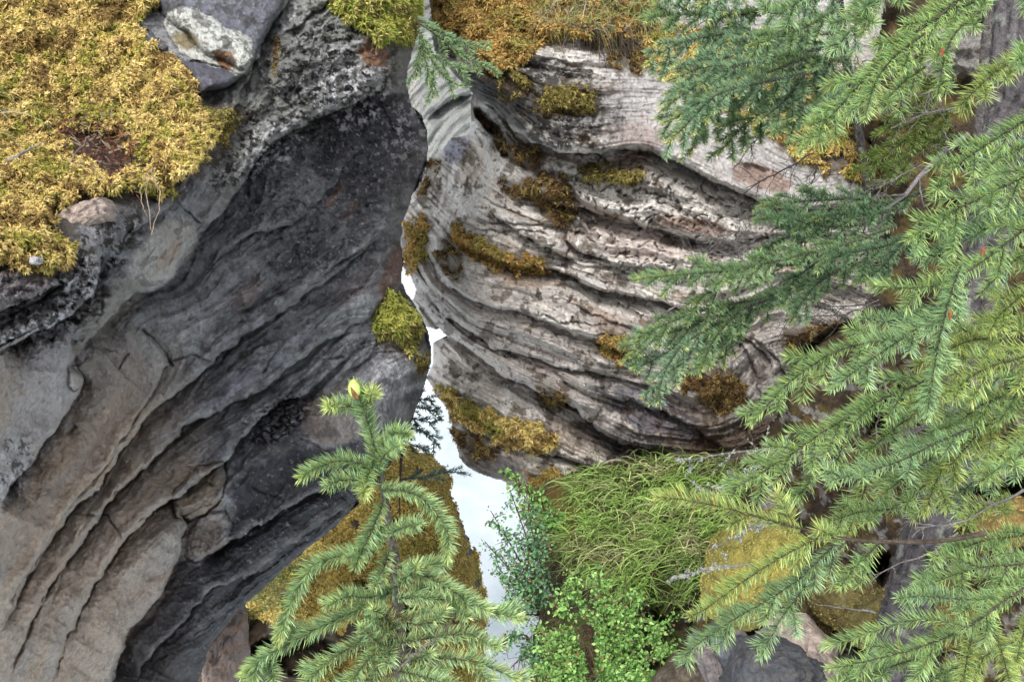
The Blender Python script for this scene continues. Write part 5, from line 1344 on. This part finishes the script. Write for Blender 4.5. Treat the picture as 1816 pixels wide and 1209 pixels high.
# reddish bud scales
for (x, y, d) in ((1672, 93, 2.1), (1745, 445, 1.95), (1687, 558, 1.9), (1783, 1065, 1.8)):
    w_ = Wood(); p = W(np.array([x, x - 3]), np.array([y - 8.0, y + 9]), np.array([d, d - .005])); a = resample(p, 7)
    w_.tube(a, np.array([1, 3, 4.5, 4.5, 3.5, 2, .5]) * d / F, (0.26, 0.10, 0.05), 7, .3); w_.build("bud", M_BARK, near)

# ---- spruce behind, blue-green
blue = empty("spruce_tree", W(1540, 330, 5.6), label="blue-green spruce with pale yellow bough tips at top centre right, behind the near boughs", cat="spruce tree", group="spruce trees")
trunk(blue, [(1540, 330), (1500, 100), (1470, -160), (1450, -400)], 5.7, 4.6, 8, 6, (0.06, 0.055, 0.052), seed=710, sides=14)
blueB = [
 [(1490, 40), (1400, 10), (1299, 30), (1219, 24), (1134, 34)], [(1490, 60), (1400, 60), (1279, 60), (1190, 80), (1142, 118)],
 [(1490, 90), (1418, 62), (1340, 85), (1260, 115), (1181, 145)], [(1495, 110), (1438, 99), (1338, 139), (1251, 187), (1173, 220)],
 [(1430, 130), (1340, 150), (1267, 167), (1225, 215), (1181, 256)], [(1400, 160), (1320, 175), (1279, 190), (1236, 236), (1223, 278)],
 [(1490, 130), (1378, 179), (1318, 222), (1273, 274)], [(1500, 100), (1438, 119), (1394, 179), (1340, 220)],
 [(1500, -10), (1440, 0), (1398, 24), (1356, 18)], [(1480, 20), (1430, 50), (1378, 68), (1328, 83)],
 [(1470, -60), (1330, -40), (1220, -10), (1152, 0)], [(1470, -80), (1360, -50), (1290, -20), (1240, 10)],
 [(1500, 130), (1450, 190), (1400, 220), (1370, 240)], [(1490, 80), (1380, 100), (1290, 120), (1200, 175), (1172, 198)],
 [(1500, 150), (1470, 180), (1440, 215)], [(1490, 0), (1420, 90), (1330, 120), (1250, 150)], [(1500, 60), (1470, 120), (1430, 160), (1390, 200)]]
for k, p in enumerate(blueB):
    d = 4.5 - .12 * (k % 5)
    bough(blue, p, d, S_BLUE if k % 3 else S_MID, sub=1.0, spread=(.42, 52), r=3.0, new=.9, tipfrac=.22, droop=.25, d_end=d - .25)
for p in ([(1350, 30), (1290, 20), (1240, 40), (1200, 70)], [(1330, 60), (1280, 40), (1260, 25)], [(1420, 250), (1380, 230), (1340, 245), (1300, 300)], [(1440, 270), (1400, 300), (1350, 320), (1300, 360)], [(1450, 290), (1440, 330), (1410, 328)]):
    dead_twig(p, 4.6, blue, sub=12, r=1.6, ln=40, col=(.10, .09, .085))
# broken hanging twig tips and dead brush on it
# ---- dark green spruce in the middle distance
dark = empty("spruce_tree", W(1700, 760, 4.7), label="darker green spruce whose boughs cross the middle of the pale rock", cat="spruce tree", group="spruce trees")
trunk(dark, [(1690, 760), (1720, 500), (1750, 200), (1780, -200)], 4.7, 4.1, 22, 16, (0.10, 0.09, 0.085), seed=720, sides=16)
dead_twig([(1720, 240), (1680, 258), (1632, 315), (1577, 372), (1497, 405), (1438, 448), (1360, 480)], 3.75, dark, sub=16, r=6, ln=70, col=(.16, .15, .15), name="dead_limb")
darkB = [
 ([(1640, 340), (1577, 365), (1517, 352), (1418, 357), (1342, 368)], S_DARK), ([(1600, 370), (1540, 382), (1480, 380), (1440, 390)], S_DARK),
 ([(1560, 395), (1457, 405), (1400, 385), (1336, 390)], S_DARK), ([(1590, 400), (1497, 435), (1390, 460), (1300, 480), (1200, 487), (1126, 496)], S_MID),
 ([(1600, 430), (1497, 480), (1378, 519), (1259, 567), (1152, 602), (1102, 642)], S_MID), ([(1400, 520), (1320, 545), (1271, 587), (1219, 631), (1191, 664)], S_DARK),
 ([(1330, 540), (1290, 570), (1260, 610), (1240, 664)], S_MID), ([(1260, 580), (1210, 610), (1179, 655), (1163, 716)], S_BLUE),
 ([(1380, 530), (1320, 560), (1290, 600), (1284, 652)], S_MID), ([(1480, 450), (1420, 484), (1396, 520), (1390, 545)], S_DARK), ([(1520, 460), (1450, 500), (1415, 545), (1400, 575)], S_DARK),
 ([(1620, 420), (1560, 440), (1500, 450), (1450, 470)], S_DARK), ([(1500, 430), (1430, 410), (1370, 430), (1340, 470)], S_DARK), ([(1420, 470), (1340, 470), (1280, 500), (1230, 540)], S_MID),
 ([(1350, 530), (1260, 545), (1190, 570), (1130, 600)], S_MID), ([(1640, 400), (1600, 430), (1560, 480), (1530, 500)], S_DARK), ([(1300, 560), (1220, 600), (1160, 640), (1120, 655)], S_BLUE)]
for k, (p, s_) in enumerate(darkB):
    d = 3.8 - .08 * (k % 4)
    bough(dark, p, d, s_, sub=.95, spread=(.36, 46), r=2.8, new=.7, tipfrac=.2, droop=.2, d_end=d - .2, gone=.35)
for p in ([(1340, 440), (1290, 430), (1240, 415), (1200, 418)], [(1350, 420), (1300, 412), (1260, 425)], [(1340, 470), (1280, 450), (1220, 450)], [(1560, 540), (1480, 545), (1420, 530), (1380, 505)], [(1540, 520), (1460, 510), (1400, 560), (1380, 600)],
          [(1560, 530), (1500, 560), (1420, 560)], [(1200, 540), (1170, 560), (1140, 580)], [(1320, 470), (1300, 430), (1330, 400)], [(1560, 500), (1480, 480), (1420, 470)], [(1640, 290), (1560, 330), (1540, 400)], [(1700, 190), (1640, 200), (1580, 230)], [(1700, 150), (1620, 170), (1560, 160)]):
    dead_twig(p, 3.85, dark, sub=18, r=1.5, ln=48, col=(.17, .155, .15))
# ---- lime boughs behind the near ones at upper right, on the same dark tree
for p in ([(1700, 130), (1640, 170), (1600, 210), (1560, 240)], [(1710, 180), (1640, 220), (1580, 270), (1530, 300)], [(1700, 240), (1640, 260), (1590, 290), (1560, 330)], [(1690, 60), (1640, 90), (1600, 130)]):
    bough(dark, p, 3.9, (14.0, NB([0.17, 0.24, 0.06]), NB([0.35, 0.42, 0.12]), (.1, .09, .08)), sub=.8, spread=(.4, 50), r=2, new=.7)

# ---- young spruce in front
young = empty("young_spruce", W(712, 1300, 2.35), label="slender young spruce with light green leader in front, lower centre left", cat="spruce tree", group="spruce trees")
trunk(young, [(712, 1300), (710, 1209), (706, 1110), (701, 993), (690, 930), (676, 850), (660, 775), (646, 725), (634, 692)], 2.35, 2.2, 14, 3.2, (0.13, 0.12, 0.09), seed=730, sides=16)
YT = 2.2
yB = [
 ([(672, 850), (664, 790), (650, 740), (636, 700), (628, 680)], dict(sub=0, new=.9, dens=1.5, tipfrac=.15)),
 ([(648, 735), (625, 722), (600, 718), (580, 722)], dict(sub=0, new=1, dens=1.4, tipfrac=.55)),
 ([(640, 720), (650, 708), (662, 694)], dict(sub=0, new=1, dens=1.4, tipfrac=.8)),
 ([(668, 815), (685, 780), (705, 764), (725, 772)], dict(sub=0, new=.4, dens=1.5)),
 ([(668, 830), (690, 795), (710, 790)], dict(sub=0, new=.4, dens=1.3)),
 ([(674, 850), (645, 822), (600, 815), (560, 830), (530, 848)], dict(sub=0, new=.7, dens=1.6)),
 ([(674, 856), (640, 852), (605, 850), (578, 862)], dict(sub=0, new=.3, dens=1.3)),
 ([(668, 815), (655, 835), (648, 860), (645, 878)], dict(sub=0, new=1, dens=1.5, tipfrac=.6)),
 ([(676, 870), (705, 868), (740, 876), (772, 905), (796, 945), (794, 990)], dict(sub=0, new=.7, dens=1.6)),
 ([(680, 890), (664, 930), (645, 970), (630, 1005)], dict(sub=0, new=.4, dens=1.5)),
 ([(676, 930), (662, 965), (640, 985), (615, 988)], dict(sub=0, new=.4, dens=1.2)),
 ([(690, 930), (650, 975), (600, 985), (551, 1002), (520, 1060), (505, 1100), (492, 1140)], dict(sub=0, new=.9, dens=1.6)),
 ([(700, 1040), (650, 1075), (590, 1100), (532, 1129), (470, 1162), (428, 1198)], dict(sub=.35, spread=(.3, 60), new=.7, dens=1.4)),
 ([(696, 1050), (650, 1060), (620, 1055), (590, 1068)], dict(sub=.4, spread=(.4, 40), new=.6, dens=1.3)),
 ([(700, 1100), (645, 1134), (590, 1165), (536, 1215)], dict(sub=.4, spread=(.3, 60), new=.6, dens=1.4, brown=.15)),
 ([(704, 1130), (650, 1170), (620, 1215)], dict(sub=.4, new=.5, brown=.15)),
 ([(690, 945), (715, 935), (745, 928)], dict(sub=0, new=.2)),
 ([(702, 1005), (740, 1015), (776, 1030), (823, 1060), (870, 1085)], dict(sub=.4, spread=(.3, 60), new=.5, dens=1.5)),
 ([(702, 1060), (760, 1058), (820, 1070), (880, 1088), (928, 1096)], dict(sub=.45, spread=(.35, 60), new=.6, dens=1.4)),
 ([(704, 1090), (740, 1110), (770, 1100), (790, 1080)], dict(sub=.5, new=.3, brown=.25)),
 ([(708, 1175), (770, 1165), (840, 1170), (920, 1205)], dict(sub=.5, spread=(.35, 60), new=.6, brown=.15)),
 ([(708, 1190), (760, 1200), (820, 1225)], dict(sub=.6, new=.5)),
 ([(706, 1150), (670, 1140), (640, 1110)], dict(sub=.4, brown=.3, gone=.3)),
 ([(706, 1120), (680, 1090), (660, 1080)], dict(sub=.4, brown=.3, gone=.3)),
 ([(704, 1040), (725, 1020), (740, 1000)], dict(sub=0, brown=.2)),
 ([(690, 975), (680, 1010), (664, 1040)], dict(sub=0, brown=.2)),
 ([(710, 1210), (640, 1225), (580, 1250)], dict(sub=.6)),
 ([(706, 1140), (760, 1130), (830, 1120), (880, 1150)], dict(sub=.5, spread=(.3, 40), new=.4, brown=.2)),
 ([(480, 1150), (455, 1185), (440, 1230)], dict(sub=.3, new=.8)),
]
for p, kw in yB:
    kw['sub'] = kw['sub'] * .7; kw['dens'] = kw.get('dens', 1.2) * 1.25
    bough(young, p, YT, S_YOUNG, r=2.8, d_end=YT - .08, **kw)
dead_twig([(712, 1180), (740, 1155), (775, 1130), (812, 1090)], 2.15, young, sub=5, r=3, ln=25, col=(.16, .14, .13))
w_ = Wood(); a = W(np.array([692., 668, 655]), np.array([1000., 1028, 1048]), np.array([2.25, 2.2, 2.18])); w_.tube(resample(a, 6), np.full(6, 5.5) * 2.2 / F, (.26, .15, .11), 8, .1); w_.build("stub", M_BARK, young)
w_ = Wood(); a = resample(W(np.array([630., 628, 627]), np.array([702., 688, 672]), np.array([2.12, 2.12, 2.12])), 8); w_.tube(a, np.array([7, 9.5, 11, 11.5, 11, 9.5, 7, 2]) * 2.2 / F, (.50, .62, .18), 9, .1); w_.build("bud", M_NEEDLE, young)
w_ = Wood(); a = resample(W(np.array([634., 627, 622]), np.array([708., 697, 686]), np.array([2.10, 2.10, 2.10])), 6); w_.tube(a, np.array([3, 5, 4.5, 3.5, 2, 1]) * 2.2 / F, (.22, .12, .05), 8, .35); w_.build("bud_scale", M_BARK, young)

# ---- sprays on the left wall
sp = empty("spruce_spray", W(735, 30, 5.6), label="small spruce bough hanging across the gap from the mossy top corner of the dark wall", cat="spruce bough")
for p in ([(738, 30), (756, 45), (785, 62), (820, 75), (868, 88)], [(740, 40), (775, 62), (820, 100), (884, 127)], [(742, 50), (760, 100), (790, 140), (818, 155)], [(742, 55), (752, 100), (765, 150), (768, 175)], [(745, 60), (745, 100), (738, 140)], [(760, 90), (780, 110), (810, 120), (838, 128)]):
    bough(sp, p, 5.2, (11.0,) + S_MID[1:], sub=.7, spread=(.3, 28), r=2.0, new=.6, droop=.4, gone=.3, dens=.7)
sp2 = empty("spruce_sapling", W(700, 860, 5.9), label="thin dark spruce sprigs poking out from behind the wall above the river", cat="sapling")
for p in ([(700, 720), (740, 722), (778, 730)], [(705, 760), (740, 760), (768, 775), (780, 795)], [(700, 700), (735, 705), (770, 712)], [(712, 850), (760, 845), (790, 836), (820, 838)], [(705, 780), (735, 790), (760, 800)], [(710, 735), (745, 745), (772, 750)]):
    bough(sp2, p, 5.9, (9.0, NB([.04, .09, .07]), NB([.08, .16, .1]), (.05, .045, .04)), sub=.8, spread=(.3, 22), r=1.3, new=.3, gone=.4, dens=.6)
dead_twig([(712, 780), (711, 830), (710, 880), (708, 925)], 5.8, sp2, sub=3, r=3.4, ln=22, col=(.04, .03, .025), name="stem")

# ---- loose dead wood and litter
LT = S = None
tw = dead_twig([(-10, 300), (25, 280), (55, 265), (78, 250)], float(mL.at(50, 270)) - 0.13, None, sub=1, r=6, col=(.22, .20, .19), name="dead_stick"); tag(tw, "grey broken stick poking in from the left edge over the moss", "stick")
tw = dead_twig([(160, 240), (135, 270), (118, 300), (108, 330)], float(mL.at(130, 285)) - 0.10, None, sub=3, r=2.4, ln=22, col=(.15, .12, .11), name="dead_twig"); tag(tw, "thin bent dead twig lying on the golden moss", "twig")
for k, (p, lab) in enumerate((([(262, 305), (258, 340), (265, 380), (270, 415)], "long drooping root strand, left one below the moss edge"), ([(265, 300), (285, 340), (282, 375), (268, 418)], "long drooping root strand, right one below the moss edge"), ([(255, 310), (250, 350), (262, 385)], "short root strand curling under the moss edge"))):
    tw = dead_twig(p, float(mL.at(258, 318)) - 0.06, None, sub=0, r=1.3, col=(.34, .26, .19), name="root_strand"); tag(tw, lab, "root", group="root strands below the moss edge")
# dark litter patch of bark and needles in the moss
n = 420
u = R.normal(175, 38, n); v = R.normal(255, 26, n) + (u - 175) * .35
D = np.minimum(mL.at(u, v), LW.at(u, v)) - .06; b = W(u, v, D); px = D / F
d = R.normal(size=(n, 3)); d[:, 2] *= .3
cc = np.array([[.16, .06, .04], [.30, .13, .07], [.07, .04, .035], [.36, .28, .2]])[R.integers(0, 4, n)]
v2, q2, t2, c2 = blades(b, d, px * R.uniform(8, 26, n), px * R.uniform(2, 6, n), cc, None, 3, cc)
tag(mesh_obj("litter", v2, [q2, t2], M_SOIL, None, c2), "reddish brown bark chips and dead needles scattered in a hollow of the moss", "litter", kind="stuff")
# lichen-hung dead branches over the bank
for k, (p, lab, d, ln) in enumerate((
    ([(1420, 800), (1370, 795), (1310, 800), (1255, 812), (1205, 815)], "upper grey dead branch crusted with lichen, above the green grass", 3.6, 44),
    ([(1400, 800), (1340, 830), (1290, 860), (1262, 880), (1215, 845)], "forked dead branch with lichen dipping towards the grass", 3.6, 40),
    ([(1400, 920), (1340, 930), (1290, 960), (1255, 975)], "short knobbly lichened branch in front of the yellow moss dome", 3.2, 30),
    ([(1330, 1000), (1280, 1005), (1230, 1012), (1185, 1030)], "long thin lichened branch reaching left across the grass foot", 3.2, 26))):
    tw = dead_twig(p, d, None, sub=12, r=2.6, ln=ln, col=(.20, .20, .18), name="lichened_branch", lichen=150); tag(tw, lab, "dead branch", group="lichened dead branches over the bank")
